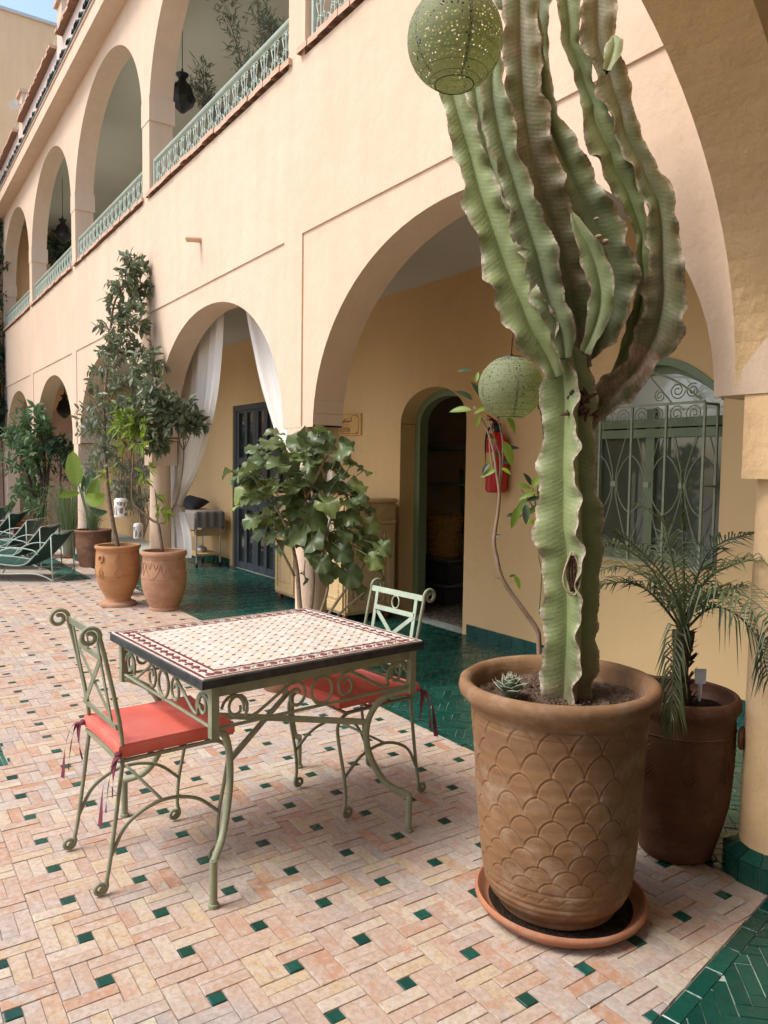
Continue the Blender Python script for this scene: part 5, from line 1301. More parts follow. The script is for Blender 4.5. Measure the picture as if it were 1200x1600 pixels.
t = empty('drooping_grass', 'pale drooping grass-leaved plant spilling over the narrow olive pot', 'plant', loc=(-12.575, 2.60, .40)); grassy(t, 120, (0, 0, 0), .44, .72, .85, M['leaf_grass'], .009, 'blades', 5)
# big bush by the far arches
t = empty('tall_bush', 'tall bright bush with broad leaves in front of the far arches', 'shrub', loc=(-15.13, 2.45, .34)); D = 13.9
k = MB()
for pts in ([(64, 812), (66, 760), (58, 720), (45, 690)], [(68, 812), (72, 770), (78, 720), (88, 700)], [(62, 812), (52, 770), (40, 730), (30, 700)], [(66, 812), (70, 750), (68, 700), (62, 670)]):
    P_ = path3([at(x, y, D) for x, y in pts]); k.tube(loc_(P_, t), list(np.linspace(.045, .012, len(P_))), 6)
k.obj('trunk', M['bark_dark'], t)
fo = MB()
for x, y, r_, dn in [(30, 670, .3, 1), (48, 660, .3, 1.1), (62, 668, .28, 1), (20, 690, .25, .8), (38, 695, .35, 1.2), (60, 690, .3, 1.1), (75, 680, .2, .7), (30, 720, .3, .9), (50, 725, .3, .8), (70, 705, .25, .7), (35, 750, .3, .9), (50, 765, .3, .9), (40, 785, .3, .8), (55, 795, .25, .7), (25, 770, .25, .5)]:
    sprays(fo, None, [(at(x, y, D+rnd.uniform(-.35, .35))-Vector(t.location), r_, dn)], LS, .16, 12, rnd)
fo.obj('crown', M['leaf_bush'], t)
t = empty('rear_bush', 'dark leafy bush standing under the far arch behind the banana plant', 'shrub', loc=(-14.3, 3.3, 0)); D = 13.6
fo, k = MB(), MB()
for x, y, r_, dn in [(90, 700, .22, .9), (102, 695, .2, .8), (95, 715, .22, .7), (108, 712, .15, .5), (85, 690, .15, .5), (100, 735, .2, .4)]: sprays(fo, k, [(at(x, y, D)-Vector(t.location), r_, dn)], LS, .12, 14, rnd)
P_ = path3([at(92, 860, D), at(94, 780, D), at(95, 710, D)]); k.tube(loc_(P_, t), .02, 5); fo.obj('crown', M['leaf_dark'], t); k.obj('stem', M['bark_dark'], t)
# creeper on the end wall
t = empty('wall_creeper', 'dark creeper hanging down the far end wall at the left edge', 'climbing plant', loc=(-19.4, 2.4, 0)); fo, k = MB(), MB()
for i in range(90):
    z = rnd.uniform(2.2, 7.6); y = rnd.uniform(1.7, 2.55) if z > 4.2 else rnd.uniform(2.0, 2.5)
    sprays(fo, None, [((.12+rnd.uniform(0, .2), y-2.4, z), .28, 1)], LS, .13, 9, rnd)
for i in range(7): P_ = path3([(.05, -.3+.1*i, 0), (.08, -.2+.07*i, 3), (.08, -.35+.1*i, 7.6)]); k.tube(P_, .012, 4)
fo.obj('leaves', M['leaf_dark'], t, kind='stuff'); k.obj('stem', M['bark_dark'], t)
# olive upstairs
t = empty('olive_tree', 'thin grey olive tree behind the nearest upper railing', 'tree', loc=(-7.9, 3.45, 3.5)); fo, k = MB(), MB()
def up(x, y, Y=3.45): return on_y(x, y, Y)-Vector(t.location)
for pts in ([(390, 215), (385, 150), (375, 90), (352, 10)], [(390, 215), (400, 130), (410, 80), (398, -20)], [(380, 210), (340, 180), (320, 150), (318, 110)], [(385, 210), (430, 100), (425, 60), (420, 40)], [(375, 205), (330, 170), (300, 135)]):
    P_ = path3([up(x, y) for x, y in pts]); k.tube(P_, list(np.linspace(.012, .003, len(P_))), 4)
    for p in P_[4:]:
        for q in range(12):
            d = Vector((rnd.gauss(0, 1), rnd.gauss(0, .8), rnd.gauss(.4, .7))); e = p+d.normalized()*rnd.uniform(.03, .22)
            if q % 3 == 0: k.tube([p, e], .0018, 3)
            for u in range(3): add_leaf(fo, LO, p.lerp(e, rnd.uniform(.3, 1)), d+Vector((rnd.gauss(0, .8), rnd.gauss(0, .8), rnd.gauss(0, .8))), .085*rnd.uniform(.7, 1.2), rnd)
k.tube([(0, 0, 0), up(388, 230), up(390, 215)], .02, 5)
fo.obj('crown', M['leaf_olive'], t); k.obj('trunk', M['bark'], t)
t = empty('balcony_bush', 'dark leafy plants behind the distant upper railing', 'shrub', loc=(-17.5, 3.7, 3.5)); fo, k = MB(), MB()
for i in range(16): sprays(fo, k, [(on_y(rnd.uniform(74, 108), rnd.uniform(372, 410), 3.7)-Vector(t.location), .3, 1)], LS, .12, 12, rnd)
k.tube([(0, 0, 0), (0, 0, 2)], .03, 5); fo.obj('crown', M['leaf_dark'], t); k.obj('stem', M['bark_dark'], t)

# broad-leaved plant behind the table: every leaf a part
t = empty('broad_leaved_plant', 'bushy potted plant with broad wavy green leaves in front of the second column', 'plant', loc=(-4.52, 2.30, .33)); D = 5.15
rnd = random.Random(21)
br_ = [[(474, 1000), (468, 940), (463, 880), (450, 830), (430, 790)], [(480, 1000), (490, 900), (482, 830), (478, 780), (470, 740)], [(488, 1000), (520, 950), (545, 915), (565, 890)], [(484, 1000), (512, 920), (505, 860), (520, 800)], [(430, 790), (405, 760), (395, 740)], [(478, 780), (500, 735), (510, 715), (520, 705)], [(565, 890), (575, 870), (590, 855)], [(495, 1000), (535, 955), (570, 925)], [(460, 900), (440, 860), (425, 830)]]
k = MB()
for i, pts in enumerate(br_):
    P_ = path3([at(x, y, D+rnd.uniform(-.05, .05)) for x, y in pts]); k.tube(loc_(P_, t), list(np.linspace((.021, .015, .012, .012, .010, .009, .008, .009, .01)[i], .006, len(P_))), 7)
k.obj('stem', plain('ringed_grey_bark', (.27, .20, .13), .9, .3, 40, .6, 50, .006), t, smooth=True)
def broad_mesh(seed):
    r2 = random.Random(seed); k = MB(); n, m_ = 12, 10; ph = r2.uniform(0, 6); lob = r2.randint(5, 7)
    rows = []
    for i in range(n+1):
        rr = i/n; row = []
        for j in range(m_*2+1):
            a_ = -PI*.93+2*PI*.93*j/(m_*2)
            rim = (.50+.07*math.cos(a_)+.030*math.cos(lob*a_+ph)+.030*math.sin(13*a_+ph))
            x = rr*rim*math.sin(a_)*.90; y = rr*rim*math.cos(a_)+.30
            z = .13*rr*rr*math.sin(3*a_+ph)+.10*rr**3*math.sin(7*a_+ph*2)-.30*y*y*rr+.16*abs(x)
            row.append((x, y-.30, z))
        rows.append(row)
    k.grid(rows)
    return k.mesh('leaf', M['leaf_big'], True)
bms = [broad_mesh(s_) for s_ in range(6)]
LV = [(385, 735, 62), (372, 742, 48), (400, 720, 50), (418, 690, 60), (440, 700, 55), (428, 725, 58), (450, 735, 52), (463, 688, 60), (478, 680, 62), (498, 685, 60), (512, 682, 45), (492, 705, 58), (470, 715, 50), (452, 712, 50), (512, 700, 50), (538, 705, 62), (522, 725, 45), (402, 755, 58), (378, 770, 66), (400, 775, 62), (430, 760, 45), (458, 755, 62), (440, 778, 70), (485, 745, 70), (470, 770, 72), (505, 755, 62), (530, 762, 70), (550, 768, 64), (565, 772, 50), (515, 790, 66), (528, 808, 60), (500, 815, 68), (470, 815, 72), (452, 800, 60), (462, 840, 66), (430, 820, 52), (418, 806, 50), (400, 812, 44), (388, 815, 40), (487, 850, 60), (505, 840, 52), (520, 860, 58), (535, 845, 50), (540, 868, 60), (520, 895, 48), (552, 905, 46), (505, 885, 46), (572, 845, 44), (590, 862, 46), (590, 880, 42), (603, 860, 36), (582, 835, 40), (560, 830, 42), (566, 925, 36), (575, 870, 40), (545, 888, 44), (420, 840, 34), (412, 765, 46), (600, 900, 30), (512, 905, 36), (490, 870, 40), (392, 700, 34), (424, 675, 40), (500, 668, 40), (546, 692, 36), (478, 905, 26), (355, 738, 30), (540, 740, 40), (488, 790, 60), (450, 760, 52)]
cen = at(480, 770, D)
for q in range(46):
    a_ = rnd.uniform(0, 2*PI); rr_ = rnd.uniform(.55, 1.0); LV.append((475+118*rr_*math.cos(a_)+(25 if math.sin(a_) > .3 else 0), 778+95*rr_*math.sin(a_), rnd.uniform(24, 44)))
for i, (x, y, s_) in enumerate(LV):
    d0 = D+rnd.uniform(-.22, .20)-(.05 if s_ > 60 else 0); p = at(x, y, d0)
    out = Vector((p.x-cen.x, p.y-cen.y, (p.z-cen.z)*.5+.05)); out = (out+Vector((rnd.gauss(0, .10), rnd.gauss(0, .10), 0))-FW*.08*rnd.random())
    y_ = (out.normalized()+Vector((0, 0, -.35))).normalized()
    zc_ = (Vector((0, 0, 1.0))-FW*rnd.uniform(-.2, 1.3)+Vector((rnd.gauss(0, .5), rnd.gauss(0, .5), 0)))
    x_ = y_.cross(zc_).normalized(); z_ = x_.cross(y_)
    sz = s_*d0/F*(.76 if abs(x-475) < 70 else .90)*rnd.uniform(.8, 1.15)
    o = link(bpy.data.objects.new('leaf', bms[i % 6]), t); Mx = Matrix((x_, y_, z_)).transposed().to_4x4(); Mx = Mx @ Matrix.Scale(sz, 4); Mx.translation = p-y_*sz*.25-Vector(t.location); o.matrix_local = Mx
    if True:
        k = MB(); q_ = p-y_*sz*.25-Vector(t.location); r3 = (Vector(cen)-Vector(t.location)-q_)*.28; k.tube(smooth_path([q_, q_+r3*.5+Vector((0, 0, -.02)), q_+r3+Vector((0, 0, -.05))], 3), .0035, 5); k.obj('petiole', M['stemgreen'], t)
# thin sapling growing behind the cactus
t = empty('thin_sapling', 'thin bare-stemmed sapling with a few glossy leaves between cactus and wall', 'sapling', loc=tuple(at(843, 1015, 3.05))); D = 3.05
rnd = random.Random(8)
S1 = [(843, 1060), (842, 1005), (838, 982), (812, 945), (785, 905), (776, 870), (772, 845), (778, 800), (780, 770), (776, 740), (770, 700), (758, 665), (740, 635)]
k = MB(); P_ = path3([at(x, y, D) for x, y in S1]); k.tube(loc_(P_, t), list(np.linspace(.0115, .0038, len(P_))), 7)
for pts in ([(780, 775), (782, 720), (776, 695), (765, 660), (756, 640)], [(776, 740), (768, 720), (765, 690), (768, 660)], [(781, 770), (786, 700), (780, 660), (772, 640), (770, 620)], [(785, 905), (770, 900)], [(772, 845), (769, 835)]):
    P_ = path3([at(x, y, D+.02) for x, y in pts]); k.tube(loc_(P_, t), list(np.linspace(.005, .002, len(P_))), 5)
k.obj('stem', plain('sapling_bark', (.24, .165, .11), .8, .3, 30, .5, 80, .003), t, smooth=True)
gl = leaf_shape(1, .42, .2, .2, 6); glm = [MB() for _ in range(2)]
for q, nm in ((0, M['leaf_bright']), (1, M['leaf_dark'])):
    m2 = MB(); m2.add(*gl); glm[q] = m2.mesh('leaf', nm, True)
for x, y, ang, L, q in [(722, 640, 175, 34, 0), (728, 618, 150, 30, 1), (748, 612, 120, 32, 1), (728, 578, 180, 22, 1), (745, 590, 80, 18, 0), (752, 640, 200, 22, 0), (748, 655, 250, 20, 0), (798, 660, -60, 30, 0), (793, 705, -65, 40, 0), (798, 700, 10, 22, 1), (765, 738, 200, 26, 0), (760, 730, 230, 22, 1), (790, 722, 20, 18, 1), (780, 712, -40, 22, 1), (800, 805, 10, 22, 1), (775, 838, 30, 14, 1), (808, 908, -60, 24, 0), (800, 900, 20, 12, 1), (790, 735, -30, 18, 0), (770, 688, 150, 16, 0),
                       (820, 760, 160, 26, 0), (838, 752, 60, 28, 0), (826, 772, 200, 28, 0), (816, 790, 230, 34, 0), (806, 805, 250, 34, 0), (836, 795, 210, 26, 0), (830, 815, -10, 24, 0), (826, 750, 120, 22, 1), (832, 780, 20, 24, 1), (844, 770, 90, 26, 0), (822, 800, 265, 30, 1), (830, 604, 180, 14, 1)]:
    p = at(x, y, D+rnd.uniform(-.04, .06)); a_ = R(ang); d = (RT*math.cos(a_)+UP*math.sin(a_)+FW*rnd.uniform(-.4, .3)).normalized(); zc_ = (-FW+Vector((0, 0, .8))+RT*rnd.uniform(-.4, .4)).normalized(); x_ = d.cross(zc_).normalized(); z_ = x_.cross(d)
    sz = L*D/F*1.05; o = link(bpy.data.objects.new('leaf', glm[q]), t); Mx = Matrix((x_, d, z_)).transposed().to_4x4() @ Matrix.Scale(sz, 4); Mx.translation = p-Vector(t.location)-d*sz*.4; o.matrix_local = Mx
k = MB()
for pts in ([(842, 870), (838, 800), (832, 760), (826, 745)], [(838, 800), (825, 780), (815, 765)], [(836, 790), (820, 800), (808, 812)], [(842, 960), (846, 900), (842, 870)], [(842, 640), (834, 610), (828, 600)], [(850, 690), (846, 650), (838, 615)]):
    P_ = path3([at(x, y, D) for x, y in pts]); k.tube(loc_(P_, t), .0028, 5)
k.obj('side_shoot', M['stemgreen'], t)

# ---- palm: each frond a part
pb = Vector((-1.742, 2.617, .57)); t = empty('date_palm', 'young date palm with arching grey-green fronds in the dark brown pot', 'palm', loc=tuple(pb)); rnd = random.Random(31)
dp = (pb-EYE).dot(FW)
top = at(1068, 985, dp); k = MB(); P_ = smooth_path([pb+Vector((.0, 0, -.02)), pb+Vector((.0, .0, .12)), top], 8); k.tube(loc_(P_, t), [.034+.008*math.sin(i*.5) for i in range(len(P_))], 12); k.obj('trunk', M['bark_dark'], t, smooth=True)
k = MB(); 
for i in range(90):
    u = rnd.random(); p = P_[0].lerp(P_[-1], u)-Vector(t.location); a_ = rnd.uniform(0, 2*PI); o_ = Vector((math.cos(a_), math.sin(a_), 0)); w_ = Vector((-o_.y, o_.x, 0))*rnd.uniform(.008, .015); b_ = p+o_*.030; e = b_+o_*rnd.uniform(.012, .038)+Vector((0, 0, rnd.uniform(.01, .05)))
    k.add([b_-w_, b_+w_, e+w_*.5, e-w_*.5, b_+Vector((0, 0, -.012))], [(0, 1, 2, 3), (0, 4, 1)])
k.obj('trunk_scales', plain('red_brown_fibre', (.11, .055, .035), .9, .4, 40, .8, 60, .005), t)
fm = [M['leaf_palm'], M['leaf_palm'], M['leaf_dark']]
def frond(pts, L0, seed, droop=.5, n=34, spread=1.05, gap=.12):
    r2 = random.Random(seed); P_ = smooth_path([at(*p)-Vector(t.location) for p in pts], 14); m_ = len(P_)-1; k = MB()
    k.tube(P_, list(np.linspace(.006, .0012, len(P_))), 5); acc = 0
    for i in range(n):
        u = gap+(1-gap)*i/(n-1); q = u*m_; j = min(int(q), m_-1); p = P_[j].lerp(P_[j+1], q-j); d = (P_[min(j+2, m_)]-P_[max(j-1, 0)]).normalized()
        side = d.cross(Vector((0, 0, 1))); side = side.normalized() if side.length > .05 else RT; upn = side.cross(d)
        L = L0*1.12*(.55+.75*math.sin(PI*min(1, .15+u*.85)))*r2.uniform(.8, 1.1)*(1-.35*u)
        for s_ in (-1, 1):
            dd = (d*r2.uniform(.55, .95)+side*s_*spread*r2.uniform(.75, 1.1)+upn*r2.uniform(.05, .45)).normalized()
            a_, b_ = p, p+dd*L*.5; c_ = p+dd*L+Vector((0, 0, -droop*L*r2.uniform(.4, 1))); wv = dd.cross(upn).normalized()*.0036
            k.add([a_-wv*.5, a_+wv*.5, b_+wv, b_-wv, b_+upn*-.002, c_], [(0, 1, 4), (1, 2, 4), (0, 4, 3), (3, 4, 5), (4, 2, 5)])
    k.obj('frond', fm[seed % 3], t)
d = dp
frond([(1066, 985, d), (1040, 930, d-.05), (1010, 880, d-.08), (960, 850, d-.1), (930, 845, d-.1)], .14, 1)
frond([(1066, 985, d), (1030, 940, d), (1000, 915, d+.05), (965, 910, d+.05), (925, 918, d+.05)], .13, 2)
frond([(1066, 980, d), (1050, 930, d+.1), (1015, 905, d+.12), (970, 885, d+.15), (925, 895, d+.1)], .14, 3)
frond([(1068, 980, d), (1060, 920, d-.05), (1045, 850, d-.1), (1035, 815, d-.1), (1000, 790, d-.1)], .12, 4)
frond([(1070, 975, d), (1090, 900, d), (1110, 860, d+.02), (1150, 840, d+.04), (1190, 832, d+.05)], .15, 5)
frond([(1070, 975, d), (1100, 910, d-.1), (1140, 885, d-.15), (1180, 875, d-.2), (1210, 885, d-.2)], .14, 6)
frond([(1070, 980, d), (1100, 930, d-.2), (1150, 925, d-.35), (1200, 960, d-.5), (1215, 1010, d-.55)], .16, 7, .9)
frond([(1070, 985, d), (1110, 950, d-.1), (1150, 960, d-.2), (1185, 1000, d-.25), (1200, 1060, d-.3)], .16, 8, 1.0)
frond([(1066, 985, d), (1058, 985, d-.15), (1052, 1040, d-.22), (1050, 1100, d-.24), (1046, 1140, d-.24)], .10, 10, 1.2, n=24, spread=.45)
frond([(1070, 970, d), (1068, 880, d-.02), (1066, 800, d-.02), (1064, 720, d-.02)], .05, 13, .2, 26, .12, .3)
frond([(1068, 985, d), (1085, 940, d+.1), (1120, 930, d+.15), (1160, 915, d+.15)], .14, 14)
frond([(1068, 985, d), (1060, 945, d-.15), (1040, 905, d-.25), (1000, 860, d-.3), (960, 830, d-.35)], .13, 16)

# ================================================================== THE CACTUS
t = empty('candelabra_cactus', 'giant candelabra cactus with wavy ribbed arms rising from the scaled terracotta pot', 'cactus', loc=tuple(CP+Vector((0, 0, .70))))
def cactus_mat():
    s = NT('cactus_skin'); at_ = s.n('Attribute', attribute_name='rib'); v = s.pos(); vo = s.pos(obj=True); rib = at_.outputs['Fac']
    a_ = s.noise(v, 7, 4, .6); oi = s.n('ObjectInfo').outputs['Random']
    col = s.mix(s.ramp(a_, [(.35, 0.), (.65, 1.)]), (.205, .265, .105), (.27, .34, .135))
    col = s.mix(s.math('MULTIPLY', s.ramp(oi, [(0, 0.), (1, 1.)]), .5), col, (.10, .15, .10))
    col = s.mix(s.math('MULTIPLY', s.n('Attribute', attribute_name='cork_shade').outputs['Fac'], 1.35, True), col, (.075, .088, .036))  # olive darkening paints shade into the inner and right-hand arms, besides real cork
    # fine slanted veins
    wv = s.n('Attribute', attribute_name='vein'); vn = wv.outputs['Fac']
    vr = s.math('SINE', s.math('MULTIPLY', vn, 6.28)); vr01 = s.math('MULTIPLY_ADD', vr, .5); s.t.nodes[-1].inputs[2].default_value = .5
    n2 = s.noise(v, 50, 4, .6); vv = s.math('MULTIPLY', vr01, s.ramp(n2, [(.3, .25), (.7, 1.)]))
    col = s.mix(s.math('MULTIPLY', vv, .16), col, (.34, .37, .22))
    # old brown cork low down and in blotches, thinner on arms darkened for shade
    cork_shade_fac = s.n('Attribute', attribute_name='cork_shade').outputs['Fac']; bn = s.noise(v, 9, 6, .7)
    cf = s.math('MULTIPLY', s.ramp(cork_shade_fac, [(.38, .10), (.9, 1.)]), s.ramp(bn, [(.34, 0.), (.56, 1.)])); col = s.mix(cf, col, s.mix(s.ramp(s.noise(s.pos((3, 3, .6)), 30, 5, .7), [(.35, 0.), (.65, 1.)]), (.22, .13, .085), (.36, .26, .19)))
    sc_ = s.ramp(s.noise(v, 13, 6, .75), [(.66, 0.), (.72, .7)]); col = s.mix(sc_, col, (.27, .21, .15))
    edge = s.ramp(rib, [(.86, 0.), (.965, 1.)]); col = s.mix(s.math('MULTIPLY', edge, .8), col, s.mix(s.ramp(n2, [(.35, 0.), (.6, 1.)]), (.56, .50, .38), (.24, .17, .11)))
    n1 = s.bump(vv, .35, .0011); n3 = s.bump(n2, .25, .003, n1); s.bump(s.noise(v, 14, 4), .35, .01, n3)
    return s.done(col, .5, .32)
M['cactus'] = cactus_mat()
class AB(MB):
    def __init__(s): super().__init__(); s.ve = []; s.ck = []
def arm(pts, ribs=4, phase=0., depth=2.62, seed=0, cork_shade=lambda u: 0., name='branch', valley=.30, wave=1., step=.0065, dz=None, rscale=1.0, edge_w=.045):
    """pts: (px, py, half width px[, depth]) along the stem; a ribbed, wavy-edged column"""
    r2 = np.random.default_rng(seed); C_, Rr = [], []
    for p in pts:
        dd = p[3] if len(p) > 3 else depth; C_.append(at(p[0], p[1], dd)); Rr.append(p[2]*dd/F*rscale)
    P0 = smooth_path(C_, 8); rr0 = [float(x.x) for x in smooth_path([Vector((r_, 0, 0)) for r_ in Rr], 8)]
    cum = [0]
    for i in range(1, len(P0)): cum.append(cum[-1]+(P0[i]-P0[i-1]).length)
    n = max(8, int(cum[-1]/step)); P_, rr = [], []
    for i in range(n+1):
        L = cum[-1]*i/n; j = int(np.searchsorted(cum, L, side='right')-1); j = min(max(j, 0), len(P0)-2); f = (L-cum[j])/max(1e-9, cum[j+1]-cum[j]); P_.append(P0[j].lerp(P0[j+1], f)); rr.append(rr0[j]*(1-f)+rr0[j+1]*f)
    per = 14; m_ = ribs*per; vs, A_, V_, K_ = [], [], [], []; o = Vector(t.location)
    ph1 = r2.uniform(0, 6, (ribs, 5)); prev = None
    for i, p in enumerate(P_):
        tg = (P_[min(i+2, n)]-P_[max(i-2, 0)]).normalized()
        # frame tied to the view-independent vertical / world x so that ribs run straight
        a0 = Vector((math.cos(R(-55.6)+PI/2), math.sin(R(-55.6)+PI/2), 0)); u_ = (a0-tg*a0.dot(tg)).normalized(); v_ = tg.cross(u_)
        s_ = cum[-1]*i/n; taper = min(1, .35+(n-i)/6.)**.8 if i > n-6 else 1
        for q in range(m_):
            kx = q//per; fr = (q % per)/per; x = abs(fr-.0) if fr < .5 else 1-fr; x = x*2   # 0 at rib, 1 in valley
            kr = kx if fr < .5 else (kx+1) % ribs
            w1 = .5*math.sin(s_*26+ph1[kr][0])+.32*math.sin(s_*49+ph1[kr][1])+.22*math.sin(s_*88+ph1[kr][2])
            teeth = .012*math.sin(s_*410+ph1[kr][3])+.010*math.sin(s_*283+ph1[kr][4])
            R_ = rr[i]*(1+wave*.15*w1*(1-x)**2.2+teeth*(1-x)**3)
            prof_ = valley+(1-valley)*(1-x)**(1.55 if ribs == 4 else 1.75)
            rad = R_*prof_*taper
            side = (.15*math.sin(s_*34+ph1[kr][1]*2)+.07*math.sin(s_*75+ph1[kr][2]))*wave*(1-x)**2.6
            a_ = phase+2*PI*(q/m_)+side
            vs.append(tuple(p+u_*math.cos(a_)*rad+v_*math.sin(a_)*rad-o)); A_.append((1-x)); V_.append(s_*62+(1-x)*2.3+.25*math.sin(s_*17)); K_.append(cork_shade(i/n))
    fs = [(i*m_+q, i*m_+(q+1) % m_, (i+1)*m_+(q+1) % m_, (i+1)*m_+q) for i in range(n) for q in range(m_)]; fs.append(tuple(n*m_+q for q in range(m_)))
    me = bpy.data.meshes.new(name); me.from_pydata(vs, [], fs); me.materials.append(M['cactus'])
    for nm, arr in (('rib', A_), ('vein', V_), ('cork_shade', K_)): at_ = me.attributes.new(nm, 'FLOAT', 'POINT'); at_.data.foreach_set('value', arr)
    me.update(); me.shade_smooth(); me.set_sharp_from_angle(angle=R(75)); ob = link(bpy.data.objects.new(name, me), t); return ob
TD_ = 2.60
o = arm([(884, 1115, 42), (887, 1080, 42), (890, 1030, 44), (892, 980, 45), (892, 920, 44), (893, 860, 52), (889, 825, 56), (888, 780, 50), (887, 720, 45), (888, 670, 42), (889, 630, 45), (886, 590, 40), (882, 560, 34), (880, 535, 20)], 4, .42, TD_, 1, lambda u: max(0, .55-2.2*u)+.18, 'trunk', .30, .75)
A_ = [(868, 590, 14), (856, 560, 20), (842, 535, 30), (828, 510, 36), (812, 470, 38), (799, 440, 37), (784, 400, 33), (767, 350, 31), (750, 300, 27), (737, 250, 24), (722, 200, 22), (708, 150, 20), (700, 100, 17), (697, 55, 7)]
arm(A_, 3, 1.80, 2.52, 2, lambda u: max(0, .3-5*u), rscale=1.14, wave=1.25, valley=.24)
arm([(862, 570, 14), (845, 530, 20), (825, 490, 26), (803, 440, 28), (785, 390, 26), (781, 340, 24), (775, 290, 22), (762, 240, 22), (750, 190, 20), (742, 140, 18), (738, 80, 12)], 3, 1.9, 2.82, 3, lambda u: .1)
arm([(882, 560, 10), (878, 530, 18), (864, 492, 25), (850, 448, 26), (838, 400, 30), (823, 353, 28), (809, 310, 24), (797, 270, 21), (787, 240, 23), (777, 200, 25), (769, 150, 21), (769, 105, 15), (770, 60, 6)], 3, 1.95, 2.49, 4, lambda u: max(0, .3-4*u), rscale=1.14, wave=1.15, valley=.24)
arm([(905, 575, 18), (904, 530, 26), (896, 480, 34), (882, 430, 36), (866, 370, 36), (848, 310, 36), (831, 240, 35), (820, 180, 33), (814, 100, 30), (812, 10, 28), (812, -70, 22)], 3, 1.85, 2.63, 5, lambda u: .56, rscale=1.12, valley=.24)  # high value paints this arm's shade into its skin colour
arm([(912, 560, 14), (938, 522, 27), (954, 480, 33), (955, 430, 36), (946, 390, 38), (926, 350, 36), (906, 310, 35), (885, 265, 32), (866, 222, 27), (853, 185, 21), (847, 140, 15), (842, 100, 12), (838, 60, 11), (832, 18, 8)], 3, 1.75, 2.66, 6, lambda u: .32 if u < .5 else .12, rscale=1.12, wave=1.15, valley=.24)
arm([(912, 552, 10), (925, 525, 15), (936, 490, 20), (938, 455, 23), (931, 420, 22), (921, 390, 20), (906, 363, 13), (893, 333, 6)], 3, 1.8, 2.50, 7, lambda u: .05)
arm([(962, 590, 10), (974, 555, 12), (990, 520, 15), (1000, 480, 16), (1005, 440, 13), (1002, 400, 12), (1003, 372, 10), (997, 350, 15), (988, 325, 19), (975, 292, 21), (958, 262, 27), (952, 240, 31), (941, 219, 29), (928, 188, 23), (925, 164, 24), (914, 135, 14), (907, 110, 17), (898, 88, 15), (890, 70, 13), (889, 38, 20), (885, 0, 18), (882, -60, 16)], 3, 1.9, 2.72, 8, lambda u: .12, wave=1.1, rscale=1.08, valley=.24)
arm([(900, 655, 26), (925, 640, 30), (948, 622, 30), (970, 603, 27), (990, 583, 25), (1006, 558, 27), (1018, 535, 33), (1026, 508, 38), (1033, 474, 36), (1034, 440, 33), (1033, 410, 28), (1033, 377, 27), (1031, 345, 24), (1026, 315, 24), (1012, 285, 22), (1000, 255, 20), (986, 230, 19), (974, 203, 20), (969, 175, 21), (958, 145, 26), (951, 120, 25), (941, 95, 25), (933, 70, 26), (932, 40, 30), (932, 0, 30), (932, -60, 28)], 3, 1.9, 2.68, 9, lambda u: .95 if u < .2 else .52, wave=1.1, rscale=1.1, valley=.24)  # corky at the joint; the rest darkened to paint in shade
arm([(948, 112, 8), (956, 92, 14), (960, 72, 14), (958, 56, 7)], 3, 1.7, 2.60, 10, lambda u: 0.)
arm([(850, -70, 30), (845, -20, 26), (842, 20, 18), (845, 80, 14), (850, 140, 13), (858, 190, 9)], 3, 2.4, 2.78, 11, lambda u: .4)
arm([(790, -60, 26), (790, -20, 24), (800, 15, 20)], 4, .1, 2.80, 12, lambda u: .4)
# scars: knotted wound at the fork, split wound on the trunk
wood_ = plain('cork_wound', (.10, .06, .04), .95, .5, 30, 1., 60, .012, .1); rim_ = plain('callus', (.42, .30, .21), .85, .2, 30, .5, 70, .006)
k = MB(); rnd = random.Random(2)
for i in range(26):
    c_ = at(905+rnd.uniform(-18, 16), 630+rnd.uniform(-16, 20), 2.535+rnd.uniform(0, .02)); a_ = rnd.uniform(0, 2*PI); e = c_+(RT*math.cos(a_)+UP*math.sin(a_))*rnd.uniform(.02, .045)-FW*rnd.uniform(-.005, .012); k.tube(loc_([c_, (c_+e)/2-FW*.006, e], t), [.008, .007, .003], 5)
k.obj('knotted_scar', wood_, t, smooth=True)
k = MB(); P_ = [at(x, y, 2.508) for x, y in ((893, 862), (884, 885), (880, 905), (884, 920), (893, 930), (902, 925), (907, 905), (903, 880), (896, 862))]; k.tube(loc_(smooth_path(P_, 4), t), .0034, 6); k.obj('wound_lip', rim_, t, smooth=True)
k = MB()
for dx in (-6, -1, 4, 8): k.tube(loc_(smooth_path([at(895+dx*.3, 868, 2.515), at(893+dx, 895, 2.512), at(896+dx*.4, 924, 2.515)], 4), t), .006, 5)
k.obj('wound_wood', wood_, t, smooth=True)
k = MB(); 
for c_, r_ in ((at(932, 342, 2.56), .0075), (at(945, 378, 2.565), .012), (at(935, 370, 2.565), .010)): k.ball(Vector(c_)-Vector(t.location), r_, 8, 6, (1.5, 1, .8))
k.obj('bud_scar', rim_, t, smooth=True)
